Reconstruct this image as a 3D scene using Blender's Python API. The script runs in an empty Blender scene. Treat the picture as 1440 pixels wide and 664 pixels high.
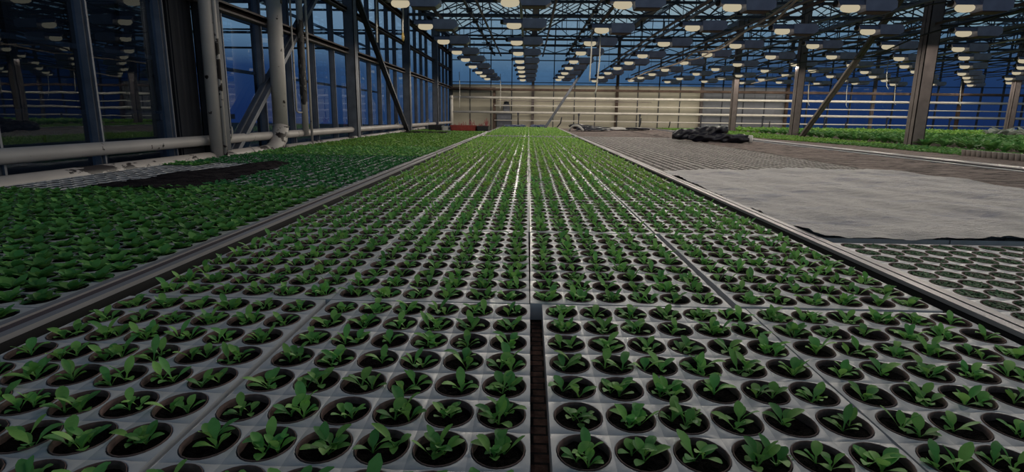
import bpy, math, random
import numpy as np
from mathutils import Matrix, Vector
rnd = random.Random(7)
C = bpy.context.scene.collection
PI = math.pi
ZC = 1.2            # eye height of the camera above the floor
ZB = 0.8            # height of the planting benches (top of the trays)

# ------------------------------------------------------------------ camera
F, PITCH, YAW, ROLL = 801.3, .20916, .025814, .012607
fw = np.array([-math.sin(YAW)*math.cos(PITCH), math.cos(YAW)*math.cos(PITCH), -math.sin(PITCH)])
rt0 = np.array([math.cos(YAW), math.sin(YAW), 0.0]); up0 = np.cross(rt0, fw)
rt = math.cos(ROLL)*rt0 + math.sin(ROLL)*up0
up = -math.sin(ROLL)*rt0 + math.cos(ROLL)*up0
cam_d = bpy.data.cameras.new('camera'); cam = bpy.data.objects.new('camera', cam_d); C.objects.link(cam)
cam_d.sensor_width = 36; cam_d.lens = F/1440*36; cam_d.clip_start = .02; cam_d.clip_end = 300
cam.matrix_world = Matrix(((rt[0], up[0], -fw[0], 0), (rt[1], up[1], -fw[1], 0), (rt[2], up[2], -fw[2], ZC), (0, 0, 0, 1)))
bpy.context.scene.camera = cam

def in_view(x, y, z, m=0.0):
    d = np.array([x, y, z-ZC]); w = d @ fw
    if w <= .05: return False
    px = 720+F*(d@rt)/w; py = 332-F*(d@up)/w
    return -m <= px <= 1440+m and -m <= py <= 664+m

# ------------------------------------------------------------------ materials
def newmat(name):
    m = bpy.data.materials.new(name); m.use_nodes = True
    nt = m.node_tree; return m, nt, nt.nodes['Principled BSDF']
def ramp(nt, fac, stops):
    r = nt.nodes.new('ShaderNodeValToRGB'); e = r.color_ramp.elements
    while len(e) < len(stops): e.new(.5)
    for i, (p, c) in enumerate(stops): e[i].position = p; e[i].color = (*c, 1)
    nt.links.new(fac, r.inputs[0]); return r.outputs[0]
def noise(nt, scale, detail=4, coord='Object', stretch=None, rough=.55):
    t = nt.nodes.new('ShaderNodeTexCoord'); n = nt.nodes.new('ShaderNodeTexNoise')
    n.inputs['Scale'].default_value = scale; n.inputs['Detail'].default_value = detail; n.inputs['Roughness'].default_value = rough
    o = t.outputs[coord]
    if stretch:
        mp = nt.nodes.new('ShaderNodeMapping'); mp.inputs['Scale'].default_value = stretch; nt.links.new(o, mp.inputs[0]); o = mp.outputs[0]
    nt.links.new(o, n.inputs['Vector']); return n.outputs['Fac']
def bump(nt, b, h, strength=.3, dist=.01):
    n = nt.nodes.new('ShaderNodeBump'); n.inputs['Strength'].default_value = strength; n.inputs['Distance'].default_value = dist
    nt.links.new(h, n.inputs['Height']); nt.links.new(n.outputs[0], b.inputs['Normal'])
def mat(name, col, rough=.6, metal=0.0, var=.25, scale=6, bmp=0.0, bscale=60, spec=.5, coord='Object', stretch=None):
    m, nt, b = newmat(name)
    f = noise(nt, scale, 5, coord, stretch)
    lo = tuple(c*(1-var) for c in col); hi = tuple(min(1, c*(1+var)) for c in col)
    nt.links.new(ramp(nt, f, [(.3, lo), (.7, hi)]), b.inputs['Base Color'])
    b.inputs['Roughness'].default_value = rough; b.inputs['Metallic'].default_value = metal
    b.inputs['Specular IOR Level'].default_value = spec
    if bmp: bump(nt, b, noise(nt, bscale, 4, coord, stretch), bmp, .004)
    return m
def leafmat(name, dark, light, trans=.28, rough=.5):
    m, nt, b = newmat(name)
    g = nt.nodes.new('ShaderNodeNewGeometry')
    c1 = ramp(nt, g.outputs['Random Per Island'], [(0, dark), (1, light)])
    oi = nt.nodes.new('ShaderNodeObjectInfo')
    hs = nt.nodes.new('ShaderNodeHueSaturation')
    mr = nt.nodes.new('ShaderNodeMapRange'); mr.inputs['To Min'].default_value = .8; mr.inputs['To Max'].default_value = 1.2
    nt.links.new(oi.outputs['Random'], mr.inputs[0]); nt.links.new(mr.outputs[0], hs.inputs['Value'])
    nt.links.new(c1, hs.inputs['Color'])
    n = noise(nt, 90, 3)
    mx = nt.nodes.new('ShaderNodeMix'); mx.data_type = 'RGBA'; mx.blend_type = 'MULTIPLY'; mx.inputs[0].default_value = .5
    nt.links.new(hs.outputs[0], mx.inputs[6]); nt.links.new(ramp(nt, n, [(.3, (.65, .7, .6)), (.7, (1, 1, 1))]), mx.inputs[7])
    nt.links.new(mx.outputs[2], b.inputs['Base Color']); b.inputs['Roughness'].default_value = rough
    b.inputs['Specular IOR Level'].default_value = .35
    t = nt.nodes.new('ShaderNodeBsdfTranslucent'); nt.links.new(mx.outputs[2], t.inputs[0])
    s = nt.nodes.new('ShaderNodeMixShader'); s.inputs[0].default_value = trans
    nt.links.new(b.outputs[0], s.inputs[1]); nt.links.new(t.outputs[0], s.inputs[2])
    nt.links.new(s.outputs[0], nt.nodes['Material Output'].inputs[0]); return m
def emis(name, col, strength):
    m, nt, b = newmat(name); nt.nodes.remove(b)
    e = nt.nodes.new('ShaderNodeEmission'); e.inputs[0].default_value = (*col, 1); e.inputs[1].default_value = strength
    nt.links.new(e.outputs[0], nt.nodes['Material Output'].inputs[0]); return m
def glass(name, tint, refl=.12, rough=.03, top=.6, bmp=.05):
    m, nt, b = newmat(name); nt.nodes.remove(b)
    t = nt.nodes.new('ShaderNodeBsdfTransparent'); t.inputs[0].default_value = (*tint, 1)
    g = nt.nodes.new('ShaderNodeBsdfGlossy'); g.inputs['Roughness'].default_value = 0.0; g.inputs[0].default_value = (.8, .9, 1, 1)
    lw = nt.nodes.new('ShaderNodeLayerWeight'); lw.inputs[0].default_value = .35
    mr = nt.nodes.new('ShaderNodeMapRange'); mr.inputs['To Min'].default_value = refl; mr.inputs['To Max'].default_value = top
    nt.links.new(lw.outputs['Fresnel'], mr.inputs[0])
    # smeared dirt on the panes makes the reflection uneven
    bp = nt.nodes.new('ShaderNodeBump'); bp.inputs['Strength'].default_value = bmp; bp.inputs['Distance'].default_value = .02
    nt.links.new(noise(nt, 2.2, 2), bp.inputs['Height']); nt.links.new(bp.outputs[0], g.inputs['Normal'])
    s = nt.nodes.new('ShaderNodeMixShader'); nt.links.new(mr.outputs[0], s.inputs[0])
    nt.links.new(t.outputs[0], s.inputs[1]); nt.links.new(g.outputs[0], s.inputs[2])
    nt.links.new(s.outputs[0], nt.nodes['Material Output'].inputs[0]); return m
def chipped(name, col, rust, amount=.6, scale=9, stretch=(1, 1, 1), rough=.45):
    m, nt, b = newmat(name)
    f = noise(nt, scale, 6, 'Object', stretch, .6)
    f2 = noise(nt, 3, 3)
    base = ramp(nt, f2, [(.3, tuple(c*.8 for c in col)), (.7, col)])
    mask = ramp(nt, f, [(amount, (0, 0, 0)), (amount+.015, (1, 1, 1))])
    mx = nt.nodes.new('ShaderNodeMix'); mx.data_type = 'RGBA'
    nt.links.new(mask, mx.inputs[0]); nt.links.new(base, mx.inputs[6]); mx.inputs[7].default_value = (*rust, 1)
    nt.links.new(mx.outputs[2], b.inputs['Base Color']); b.inputs['Roughness'].default_value = rough
    bump(nt, b, f, .25, .004); return m

M = {}
M['tray'] = mat('white_plastic', (.60, .60, .62), .34, var=.13, scale=14, bmp=.15, bscale=35, spec=.6)
M['tray_old'] = mat('greyed_plastic', (.36, .325, .30), .5, var=.3, scale=5)
M['pot'] = mat('kraft_paper', (.15, .095, .085), .85, var=.5, scale=40, bmp=.4)
M['soil'] = mat('peat_soil', (.009, .007, .007), .97, var=.6, scale=220, bmp=1, bscale=300, spec=.12)
M['peat'] = mat('dry_peat', (.014, .010, .013), .95, var=.5, scale=90, bmp=1, bscale=140, spec=.15)
M['leaf'] = leafmat('seedling_leaf', (.14, .44, .13), (.36, .70, .17))
M['leaf_lush'] = leafmat('lush_leaf', (.09, .32, .09), (.28, .54, .13))
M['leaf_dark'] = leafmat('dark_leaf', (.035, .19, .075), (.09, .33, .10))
M['leaf_far'] = leafmat('bright_leaf', (.16, .40, .08), (.34, .56, .11))  # distant plants: warm lamp light put into a brighter, yellower green
M['leaf_cress'] = leafmat('cress_leaf', (.03, .12, .055), (.085, .22, .085))
M['leaf_crop'] = leafmat('crop_leaf', (.05, .20, .06), (.19, .40, .11))
M['leaf_far1'] = leafmat('warm_lit_seedling_leaf', (.20, .47, .10), (.44, .68, .15))  # far seedlings, yellowed to carry the warm lamp light in the leaf colour
M['leaf_pale'] = leafmat('pale_leaf', (.32, .38, .36), (.55, .6, .55))
M['stem_pink'] = mat('pink_stem', (.35, .10, .10), .7)
M['alu'] = mat('dull_aluminium', (.42, .40, .41), .42, .55, var=.15, scale=8, stretch=(1, .1, 1))
M['alu_dark'] = mat('stained_aluminium', (.075, .055, .065), .7, .1, var=.3, scale=9, stretch=(1, .1, 1))
M['black'] = mat('gap_black', (.008, .008, .009), .8)  # near-black for gaps, stands in for the shade along the rails
M['navy'] = mat('bench_side_sheet', (.016, .020, .042), .6, 0)
M['chips'] = None
M['galv'] = mat('galvanised_steel', (.145, .118, .115), .6, .1, var=.22, scale=7)
M['dsteel'] = mat('dark_steel', (.05, .055, .07), .5, .5, var=.3)
M['bsteel'] = mat('blue_grey_steel', (.13, .14, .17), .5, .4, var=.25)
M['brownsteel'] = mat('rusty_brown_steel', (.10, .065, .05), .7, .2, var=.3)
M['white_pipe'] = chipped('white_painted_pipe', (.50, .46, .44), (.025, .018, .018), .655, 9)
M['white_pipe_chip'] = chipped('chipped_white_paint', (.50, .46, .44), (.022, .015, .016), .575, 7, (1, .45, 1))
M['pale_pipe'] = mat('pale_pipe', (.80, .75, .68), .45, var=.1)
M['lamp_box'] = mat('lamp_housing_paint', (.30, .31, .42), .4, .2, var=.15)
M['lamp_dark'] = mat('lamp_end_black', (.02, .016, .015), .5)
M['reflector'] = mat('brushed_reflector', (.55, .5, .4), .3, .8, var=.1)
M['bulb'] = emis('sodium_lamp_glow', (1.0, .87, .60), .48)
M['sheet'] = None
M['cable'] = mat('black_cable', (.012, .012, .014), .6)
M['cable_tan'] = mat('tan_cable', (.46, .38, .31), .6)
M['cord'] = mat('white_cord', (.55, .53, .48), .6)
M['ochre'] = mat('brass_plug', (.4, .28, .08), .5)
M['film'] = mat('black_plastic_film', (.008, .008, .016), .30, var=.4, bmp=.8, bscale=22, spec=.45)
M['blue_film'] = mat('blue_plastic_film', (.05, .07, .16), .3, var=.4, spec=.6)
M['white_film'] = mat('white_fleece_roll', (.5, .49, .47), .7)
M['red'] = mat('red_crate_plastic', (.30, .035, .022), .5)
M['crate_black'] = mat('black_crate_plastic', (.015, .015, .018), .5)
M['cabinet'] = mat('grey_cabinet_paint', (.12, .13, .16), .5)
M['floor'] = mat('concrete', (.10, .095, .09), .85, var=.3, scale=3, bmp=.3)
M['outside'] = mat('outside_ground', (.02, .022, .025), .95)
M['cladding'] = mat('dark_cladding', (.008, .010, .018), .8)
M['container'] = mat('storage_box_grey', (.02, .026, .045), .6)
M['glass_wall'] = glass('side_glass', (.50, .62, .80), .075, top=.5, bmp=.03)
M['glass_end'] = glass('end_glass', (.62, .72, .85), .06, top=.3)
M['glass_roof'] = glass('roof_glass', (.93, .96, .97), .03, top=.12)
# cream panel
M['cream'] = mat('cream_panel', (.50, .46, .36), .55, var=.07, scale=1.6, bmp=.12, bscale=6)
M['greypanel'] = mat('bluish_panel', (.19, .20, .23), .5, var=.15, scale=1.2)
# brown chips bed / fleece
m, nt, b = newmat('bark_bed')
tc = nt.nodes.new('ShaderNodeTexCoord'); br = nt.nodes.new('ShaderNodeTexBrick')
mp = nt.nodes.new('ShaderNodeMapping'); mp.inputs['Scale'].default_value = (1, 1, 1)
nt.links.new(tc.outputs['Object'], mp.inputs[0]); nt.links.new(mp.outputs[0], br.inputs['Vector'])
br.inputs['Scale'].default_value = 11; br.inputs['Mortar Size'].default_value = .03; br.inputs['Color1'].default_value = (.24, .12, .085, 1)
br.inputs['Color2'].default_value = (.16, .08, .06, 1); br.inputs['Mortar'].default_value = (.02, .014, .012, 1)
mx = nt.nodes.new('ShaderNodeMix'); mx.data_type = 'RGBA'; mx.blend_type = 'MULTIPLY'; mx.inputs[0].default_value = .8
nt.links.new(br.outputs[0], mx.inputs[6]); nt.links.new(ramp(nt, noise(nt, 60, 6), [(.35, (.35, .33, .33)), (.65, (1.3, 1.25, 1.2))]), mx.inputs[7])
nt.links.new(mx.outputs[2], b.inputs['Base Color']); b.inputs['Roughness'].default_value = .95
bump(nt, b, noise(nt, 80, 5), .8, .006); M['chips'] = m
m, nt, b = newmat('brown_substrate_mat')
f1 = noise(nt, 4.5, 10, 'Object', (1.0, 3.2, 1), .8)
nt.links.new(ramp(nt, f1, [(.41, (.02, .014, .014)), (.46, (.15, .11, .10)), (.54, (.27, .21, .19)), (.66, (.40, .33, .30))]), b.inputs['Base Color'])
b.inputs['Roughness'].default_value = .85; bump(nt, b, f1, 1, .02); M['substrate'] = m
m, nt, b = newmat('white_fleece_sheet')
f1 = noise(nt, 3.2, 8, 'Object', (1, 2.6, 1), .72)
nt.links.new(ramp(nt, f1, [(.36, (.30, .30, .37)), (.46, (.45, .435, .45)), (.6, (.50, .48, .475))]), b.inputs['Base Color'])  # bluish darker streaks put wrinkle shade into the colour
b.inputs['Roughness'].default_value = .5; bump(nt, b, noise(nt, 9, 8, 'Object', (1, 2.4, 1), .7), .9, .03); M['sheet'] = m

# ------------------------------------------------------------------ mesh helpers
class MB:
    def __init__(s): s.v = []; s.f = []; s.m = []; s.mi = 0; s.sm = []
    def add(s, vs, fs, smooth=False):
        o = len(s.v); s.v += [tuple(map(float, p)) for p in vs]
        for f in fs: s.f.append(tuple(i+o for i in f)); s.m.append(s.mi); s.sm.append(smooth)
    def box(s, a, b, bev=0.0):
        x0, y0, z0 = a; x1, y1, z1 = b
        if bev <= 0:
            s.add([(x0, y0, z0), (x1, y0, z0), (x1, y1, z0), (x0, y1, z0), (x0, y0, z1), (x1, y0, z1), (x1, y1, z1), (x0, y1, z1)],
                  [(0, 3, 2, 1), (4, 5, 6, 7), (0, 1, 5, 4), (1, 2, 6, 5), (2, 3, 7, 6), (3, 0, 4, 7)]); return
        ring = lambda e, z: [(x0+e, y0, z), (x1-e, y0, z), (x1, y0+e, z), (x1, y1-e, z), (x1-e, y1, z), (x0+e, y1, z), (x0, y1-e, z), (x0, y0+e, z)]
        rs = []
        for e2, z in ((bev, z0), (0, z0+bev), (0, z1-bev), (bev, z1)):
            rs.append([(p[0]+(e2 if p[0] < (x0+x1)/2 else -e2), p[1]+(e2 if p[1] < (y0+y1)/2 else -e2), p[2]) for p in ring(bev, z)])
        vs = [p for r_ in rs for p in r_]; fs = [tuple(range(7, -1, -1)), tuple(range(24, 32))]
        for k in range(3):
            for i in range(8): j = (i+1) % 8; fs.append((k*8+i, k*8+j, k*8+8+j, k*8+8+i))
        s.add(vs, fs)
    def tube(s, pts, r, n=8, caps=True):
        P = [Vector(p) for p in pts]; L = len(P); vs = []; ref = None
        for i, p in enumerate(P):
            t = (P[min(i+1, L-1)]-P[max(i-1, 0)]).normalized()
            if ref is None: ref = Vector((0, 0, 1)) if abs(t.z) < .9 else Vector((1, 0, 0))
            a = t.cross(ref).normalized(); b2 = a.cross(t).normalized(); ref = b2
            rr = r[i] if isinstance(r, (list, tuple)) else r
            for k in range(n):
                an = 2*PI*k/n+PI/n; vs.append(tuple(p+a*math.cos(an)*rr+b2*math.sin(an)*rr))
        fs = [(i*n+k, i*n+(k+1) % n, (i+1)*n+(k+1) % n, (i+1)*n+k) for i in range(L-1) for k in range(n)]
        if caps: fs += [tuple(range(n-1, -1, -1)), tuple(range((L-1)*n, L*n))]
        s.add(vs, fs, n > 5)
    def bar(s, a, b, w, h):           # rectangular bar between two points
        a = Vector(a); b = Vector(b); t = (b-a).normalized()
        ref = Vector((0, 0, 1)) if abs(t.z) < .95 else Vector((0, 1, 0))
        sx = t.cross(ref).normalized()*w/2; sz = sx.cross(t).normalized()*h/2
        vs = [p+i*sx+j*sz for p in (a, b) for i, j in ((-1, -1), (1, -1), (1, 1), (-1, 1))]
        s.add(vs, [(0, 1, 2, 3), (7, 6, 5, 4), (0, 4, 5, 1), (1, 5, 6, 2), (2, 6, 7, 3), (3, 7, 4, 0)])
    def lathe(s, prof, c=(0, 0, 0), n=20, jit=None):
        vs = []; 
        for i, (r, z) in enumerate(prof):
            for k in range(n):
                a = 2*PI*k/n; q = 1+(jit(i, k) if jit else 0)
                vs.append((c[0]+r*q*math.cos(a), c[1]+r*q*math.sin(a), c[2]+z))
        s.add(vs, [(i*n+k, i*n+(k+1) % n, (i+1)*n+(k+1) % n, (i+1)*n+k) for i in range(len(prof)-1) for k in range(n)], True)
    def mesh(s, name, mats):
        me = bpy.data.meshes.new(name); me.from_pydata(s.v, [], s.f)
        for m_ in (mats if isinstance(mats, (list, tuple)) else [mats]): me.materials.append(m_)
        me.polygons.foreach_set('material_index', s.m); me.polygons.foreach_set('use_smooth', s.sm); me.update()
        return me
    def build(s, name, mats, parent=None, loc=(0, 0, 0), rz=0.0):
        return link(s.mesh(name, mats), name, parent, loc, rz)
def link(me, name, parent=None, loc=(0, 0, 0), rz=0.0):
    o = bpy.data.objects.new(name, me); C.objects.link(o); o.location = loc; o.rotation_euler = (0, 0, rz)
    if parent: o.parent = parent
    return o
def tag(o, label, cat, group=None, kind=None):
    o['label'] = label; o['category'] = cat
    if group: o['group'] = group
    if kind: o['kind'] = kind
    return o
def struct(o): o['kind'] = 'structure'; return o
def empty(name, loc=(0, 0, 0), rz=0.0):
    o = bpy.data.objects.new(name, None); C.objects.link(o); o.location = loc; o.rotation_euler = (0, 0, rz); o.empty_display_size = .1; return o
ORD = ['zeroth', 'first', 'second', 'third', 'fourth', 'fifth', 'sixth', 'seventh', 'eighth', 'ninth', 'tenth', 'eleventh', 'twelfth', 'thirteenth', 'fourteenth', 'fifteenth', 'sixteenth', 'seventeenth', 'eighteenth', 'nineteenth', 'twentieth']
TENS = {2: 'twenty', 3: 'thirty', 4: 'forty', 5: 'fifty', 6: 'sixty', 7: 'seventy', 8: 'eighty', 9: 'ninety'}
def ordw(n):
    if n <= 20: return ORD[n]
    if n % 10 == 0: return TENS[n//10][:-1]+'ieth'
    return TENS[n//10]+'-'+ORD[n % 10]

# ------------------------------------------------------------------ plants
def leaf(base, az, L, W, e0, e1, pet=.35, ns=7, fold=.25, cross=3):
    """one curved leaf; returns (verts, quads)"""
    bx, by, bz = base; ca, sa = math.cos(az), math.sin(az); V = []; Fq = []
    r = z = 0.0
    for i in range(ns+1):
        t = i/ns; e = e0+(e1-e0)*t
        if i: r += math.cos(e)*L/ns; z += math.sin(e)*L/ns
        if t < pet: w = W*.09
        else:
            q = (t-pet)/(1-pet); w = W*.5*max(.1, math.sin(PI*min(1, q*.93+.05))**.6)
        up_ = fold*w
        cx, cy, cz = bx+ca*r, by+sa*r, bz+z
        nx, nz = -math.sin(e), math.cos(e)
        if cross == 3:
            V += [(cx-sa*w+ca*nx*up_, cy+ca*w+sa*nx*up_, cz+nz*up_), (cx, cy, cz), (cx+sa*w+ca*nx*up_, cy-ca*w+sa*nx*up_, cz+nz*up_)]
        else:
            V += [(cx-sa*w, cy+ca*w, cz), (cx+sa*w, cy-ca*w, cz)]
    c = cross
    for i in range(ns):
        for k in range(c-1): Fq.append((i*c+k, i*c+k+1, (i+1)*c+k+1, (i+1)*c+k))
    return V, Fq
def plant(leaves):
    V = []; Fq = []
    for kw in leaves:
        v, f = leaf(**kw); o = len(V); V += v; Fq += [tuple(i+o for i in q) for q in f]
    return np.array(V, dtype=np.float64), np.array(Fq, dtype=np.int32)
def seedling(seed, lod=0, s=1.0):
    R = random.Random(seed); out = []
    nst = R.choice([1, 2, 2, 3, 3]) if lod < 2 else R.choice([1, 2])
    a0 = R.uniform(0, 2*PI)
    for k in range(nst):
        off = R.uniform(.004, .017) if nst > 1 else R.uniform(0, .008)
        a = a0+2*PI*k/nst+R.uniform(-.4, .4); bx, by = off*math.cos(a), off*math.sin(a)
        ns, cr = ((7, 3) if lod == 0 else ((4, 3) if lod == 1 else (3, 2)))
        nl = R.choice([4, 4, 5, 5]) if nst > 1 else R.choice([6, 7, 8])
        if lod == 2: nl = min(nl, 6)
        az = R.uniform(0, 2*PI)
        for j in range(nl):
            az += 2.2+R.uniform(-.35, .35); young = j < 2
            L = R.uniform(.023, .031) if young else R.uniform(.030, .043)
            if j == nl-1 and nl > 3: L *= .7
            e0 = R.uniform(.75, 1.2) if young else R.uniform(1.0, 1.42)
            e1 = R.uniform(-.25, .35) if young else R.uniform(-.1, .95)
            out.append(dict(base=(bx, by, -.010), az=az, L=L*s*1.08, W=R.uniform(.0105, .0145)*s*(1.0 if young else 1.1), e0=e0, e1=e1,
                            pet=R.uniform(.3, .42), ns=ns, fold=R.uniform(.1, .45), cross=cr))
    return plant(out)
def rosette(seed, lod=0, s=1.0, n=10, up_=.9, L0=.048, W0=.0215, base=-.01):
    R = random.Random(seed*7+1); out = []; az = R.uniform(0, 6)
    ns, cr = ((5, 3) if lod == 0 else ((3, 3) if lod == 1 else (3, 2)))
    for j in range(n):
        az += 2.4+R.uniform(-.3, .3); q = j/n
        out.append(dict(base=(R.uniform(-.005, .005)*s, R.uniform(-.005, .005)*s, base), az=az, L=L0*s*R.uniform(.8, 1.15)*(1-.25*q), W=W0*s*R.uniform(.8, 1.2),
                        e0=R.uniform(.5, .9)*up_+q*.5, e1=R.uniform(-.3, .5)+q*.4, pet=.22, ns=ns, fold=R.uniform(.1, .4), cross=cr))
    return plant(out)
def tomesh(name, vf, m, smooth=True):
    V, Fq = vf; me = bpy.data.meshes.new(name); me.from_pydata(V.tolist(), [], Fq.tolist()); me.materials.append(m)
    me.polygons.foreach_set('use_smooth', [smooth]*len(me.polygons)); me.update(); return me
def scatter_mesh(name, items, mats, smooth=True):
    """items: (V, F, matindex, x, y, z, rot, scale) merged into one mesh, quads only"""
    VV = []; FF = []; MI = []; o = 0
    for V, Fq, mi, x, y, z, r, s in items:
        c, sn = math.cos(r)*s, math.sin(r)*s
        W = np.empty_like(V); W[:, 0] = V[:, 0]*c-V[:, 1]*sn+x; W[:, 1] = V[:, 0]*sn+V[:, 1]*c+y; W[:, 2] = V[:, 2]*s+z
        VV.append(W); FF.append(Fq+o); MI.append(np.full(len(Fq), mi, dtype=np.int32)); o += len(V)
    V = np.concatenate(VV).astype(np.float32); Fq = np.concatenate(FF).astype(np.int32); MI = np.concatenate(MI)
    me = bpy.data.meshes.new(name); me.vertices.add(len(V)); me.vertices.foreach_set('co', V.ravel())
    n = len(Fq); me.loops.add(n*4); me.polygons.add(n)
    me.loops.foreach_set('vertex_index', Fq.ravel()); me.polygons.foreach_set('loop_start', np.arange(0, n*4, 4, dtype=np.int32))
    me.polygons.foreach_set('material_index', MI); me.polygons.foreach_set('use_smooth', np.full(n, smooth))
    for m_ in mats: me.materials.append(m_)
    me.update(calc_edges=True); return me
def copy_tree(o, loc, rz=None):
    r_ = o.copy(); C.objects.link(r_); r_.location = loc
    if rz is not None: r_.rotation_euler = (0, 0, rz)
    for ch in CHILD.get(o.name, []):
        c_ = ch.copy(); C.objects.link(c_); c_.parent = r_
        for g_ in CHILD.get(ch.name, []):
            d_ = g_.copy(); C.objects.link(d_); d_.parent = c_
    return r_
CHILD = {}
def child(p, o): o.parent = p; CHILD.setdefault(p.name, []).append(o); return o

# ------------------------------------------------------------------ trays and pots
NX, NY, PX, PY = 6, 9, .0712, .0838
EL = 1.165        # the pots are slightly oval, longer along the bench
TW, TL, HR = .4345, .768, .0333     # tray width, length, hole radius
def tray_mesh(name, seg, mats, walls=True, depth=.030):
    b = MB(); mx_ = (TW-NX*PX)/2; my_ = (TL-NY*PY)/2
    for i in range(NX):
        for j in range(NY):
            cx = mx_+PX*(i+.5); cy = my_+PY*(j+.5)
            hx0 = PX/2+(mx_ if i == 0 else 0); hx1 = PX/2+(mx_ if i == NX-1 else 0)
            hy0 = PY/2+(my_ if j == 0 else 0); hy1 = PY/2+(my_ if j == NY-1 else 0)
            rings = []
            if walls: rings.append([(HR*.97, -depth)])
            prof = [(HR, -.003), (HR*1.01, .0007), (HR*1.045, .0007)] if seg > 12 else [(HR, 0.0)]
            vs = []
            if walls: vs += [(cx+HR*.95*math.cos(2*PI*k/seg), cy+EL*HR*.95*math.sin(2*PI*k/seg), -depth) for k in range(seg)]
            for r, z in prof: vs += [(cx+min(r, PX*.5)*math.cos(2*PI*k/seg), cy+EL*r*math.sin(2*PI*k/seg), z) for k in range(seg)]
            outer = []
            for k in range(seg):
                a = 2*PI*k/seg; ca, sa = math.cos(a), math.sin(a)
                tx = (hx1 if ca > 0 else hx0)/max(1e-6, abs(ca)); ty = (hy1 if sa > 0 else hy0)/max(1e-6, abs(sa)); t = min(tx, ty)
                x, y = cx+ca*t, cy+sa*t
                outer.append((x, y, 0.0))
            for sx_, sy_ in ((1, 1), (-1, 1), (-1, -1), (1, -1)):      # square the corners of the cell
                qx, qy = cx+(hx1 if sx_ > 0 else -hx0), cy+(hy1 if sy_ > 0 else -hy0)
                kk = round(math.atan2(qy-cy, qx-cx)/(2*PI)*seg) % seg; outer[kk] = (qx, qy, 0.0)
            # mid ring: slightly swollen web between rows, creased on the row line
            if seg > 12:
                vs += [(cx+(o_[0]-cx)*.5+.5*HR*1.045*math.cos(2*PI*k/seg), cy+(o_[1]-cy)*.5+.5*EL*HR*1.045*math.sin(2*PI*k/seg), .0008*abs(math.sin(2*PI*k/seg))) for k, o_ in enumerate(outer)]
                outer = [(o_[0], o_[1], (-.0014 if (abs(abs(o_[1]-cy)-PY/2) < .004) else 0)) for o_ in outer]
            vs += outer
            nr = len(vs)//seg
            b.add(vs, [(q*seg+k, q*seg+(k+1) % seg, (q+1)*seg+(k+1) % seg, (q+1)*seg+k) for q in range(nr-1) for k in range(seg)], seg > 12)
    # skirt round the tray
    e = .006
    for (p, q) in (((0, 0), (TW, 0)), ((TW, 0), (TW, TL)), ((TW, TL), (0, TL)), ((0, TL), (0, 0))):
        b.add([(p[0], p[1], 0), (q[0], q[1], 0), (q[0], q[1], -.038), (p[0], p[1], -.038)], [(0, 1, 2, 3)])
    # corner studs under the web
    return b.mesh(name, mats)
tray_hi = tray_mesh('seedling_tray', 24, M['tray'])
tray_mid = tray_mesh('seedling_tray_far', 12, M['tray'])
tray_lo = tray_mesh('seedling_tray_distant', 8, M['tray'], True, .012)
tray_grey = tray_mesh('grey_tray', 10, M['tray_old'], True, .012)
def soil_sheet(name, z, m, rough=0):
    b = MB()
    for i in range(NX):
        for j in range(NY):
            cx = (TW-NX*PX)/2+PX*(i+.5); cy = (TL-NY*PY)/2+PY*(j+.5); n = 8
            b.add([(cx+HR*.97*math.cos(2*PI*k/n), cy+EL*HR*.97*math.sin(2*PI*k/n), z+rnd.uniform(-.002, .002)) for k in range(n)], [tuple(range(n))])
    return b.mesh(name, m)
soil_fill = soil_sheet('soil', -.009, M['soil'])
soil_top = soil_sheet('soil_level', -.002, M['soil'])
soil_fill_peat = soil_sheet('soil_peat', -.006, M['peat'])

def pot_mesh(seed, n=24):
    R = random.Random(seed); j = [R.uniform(-.012, .012) for _ in range(n)]
    b = MB(); jit = lambda i, k: j[k]*.6 if i in (1, 2, 3) else 0
    b.lathe([(.0290, -.034), (.0322, -.001), (.0328, .0016), (.0318, .0020), (.0311, -.004), (.0305, -.014)], n=n, jit=jit)
    b.add([(.029*math.cos(2*PI*k/n), .029*math.sin(2*PI*k/n), -.034) for k in range(n)], [tuple(range(n))]); b.v = [(x, y*EL, z) for x, y, z in b.v]
    return b.mesh('pot', M['pot'])
def soil_mesh(seed):
    R = random.Random(seed); b = MB(); n = 20; vs = [(0, 0, -.009)]; rs = [.008, .016, .024, .0308]
    for r in rs:
        for k in range(n): a = 2*PI*k/n; vs.append((r*math.cos(a), r*math.sin(a), -.0095+R.uniform(-.0022, .0022)+(.0015 if r > .02 else 0)))
    fs = [(0, 1+k, 1+(k+1) % n) for k in range(n)]
    for i in range(3): fs += [(1+i*n+k, 1+(i+1)*n+k, 1+(i+1)*n+(k+1) % n, 1+i*n+(k+1) % n) for k in range(n)]
    b.add(vs, fs)
    for _ in range(9):   # crumbs of peat and perlite
        a = R.uniform(0, 6.3); r = R.uniform(0, .026); q = R.uniform(.0008, .0022)
        x, y, z = r*math.cos(a), r*math.sin(a), -.0085
        b.add([(x-q, y, z), (x, y-q, z), (x+q, y, z), (x, y+q, z), (x, y, z+q), (x, y, z-q)], [(0, 1, 4), (1, 2, 4), (2, 3, 4), (3, 0, 4)])
    b.v = [(x, y*EL, z) for x, y, z in b.v]
    return b.mesh('soil', M['soil'])
POTS = [pot_mesh(i) for i in range(4)]; SOILS = [soil_mesh(i) for i in range(5)]
SEEDS = [tomesh('seedling', seedling(i, 0), M['leaf']) for i in range(18)]
SEED1 = [seedling(100+i, 1) for i in range(12)]; SEED2 = [seedling(200+i, 2, 1.2) for i in range(12)]
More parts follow.
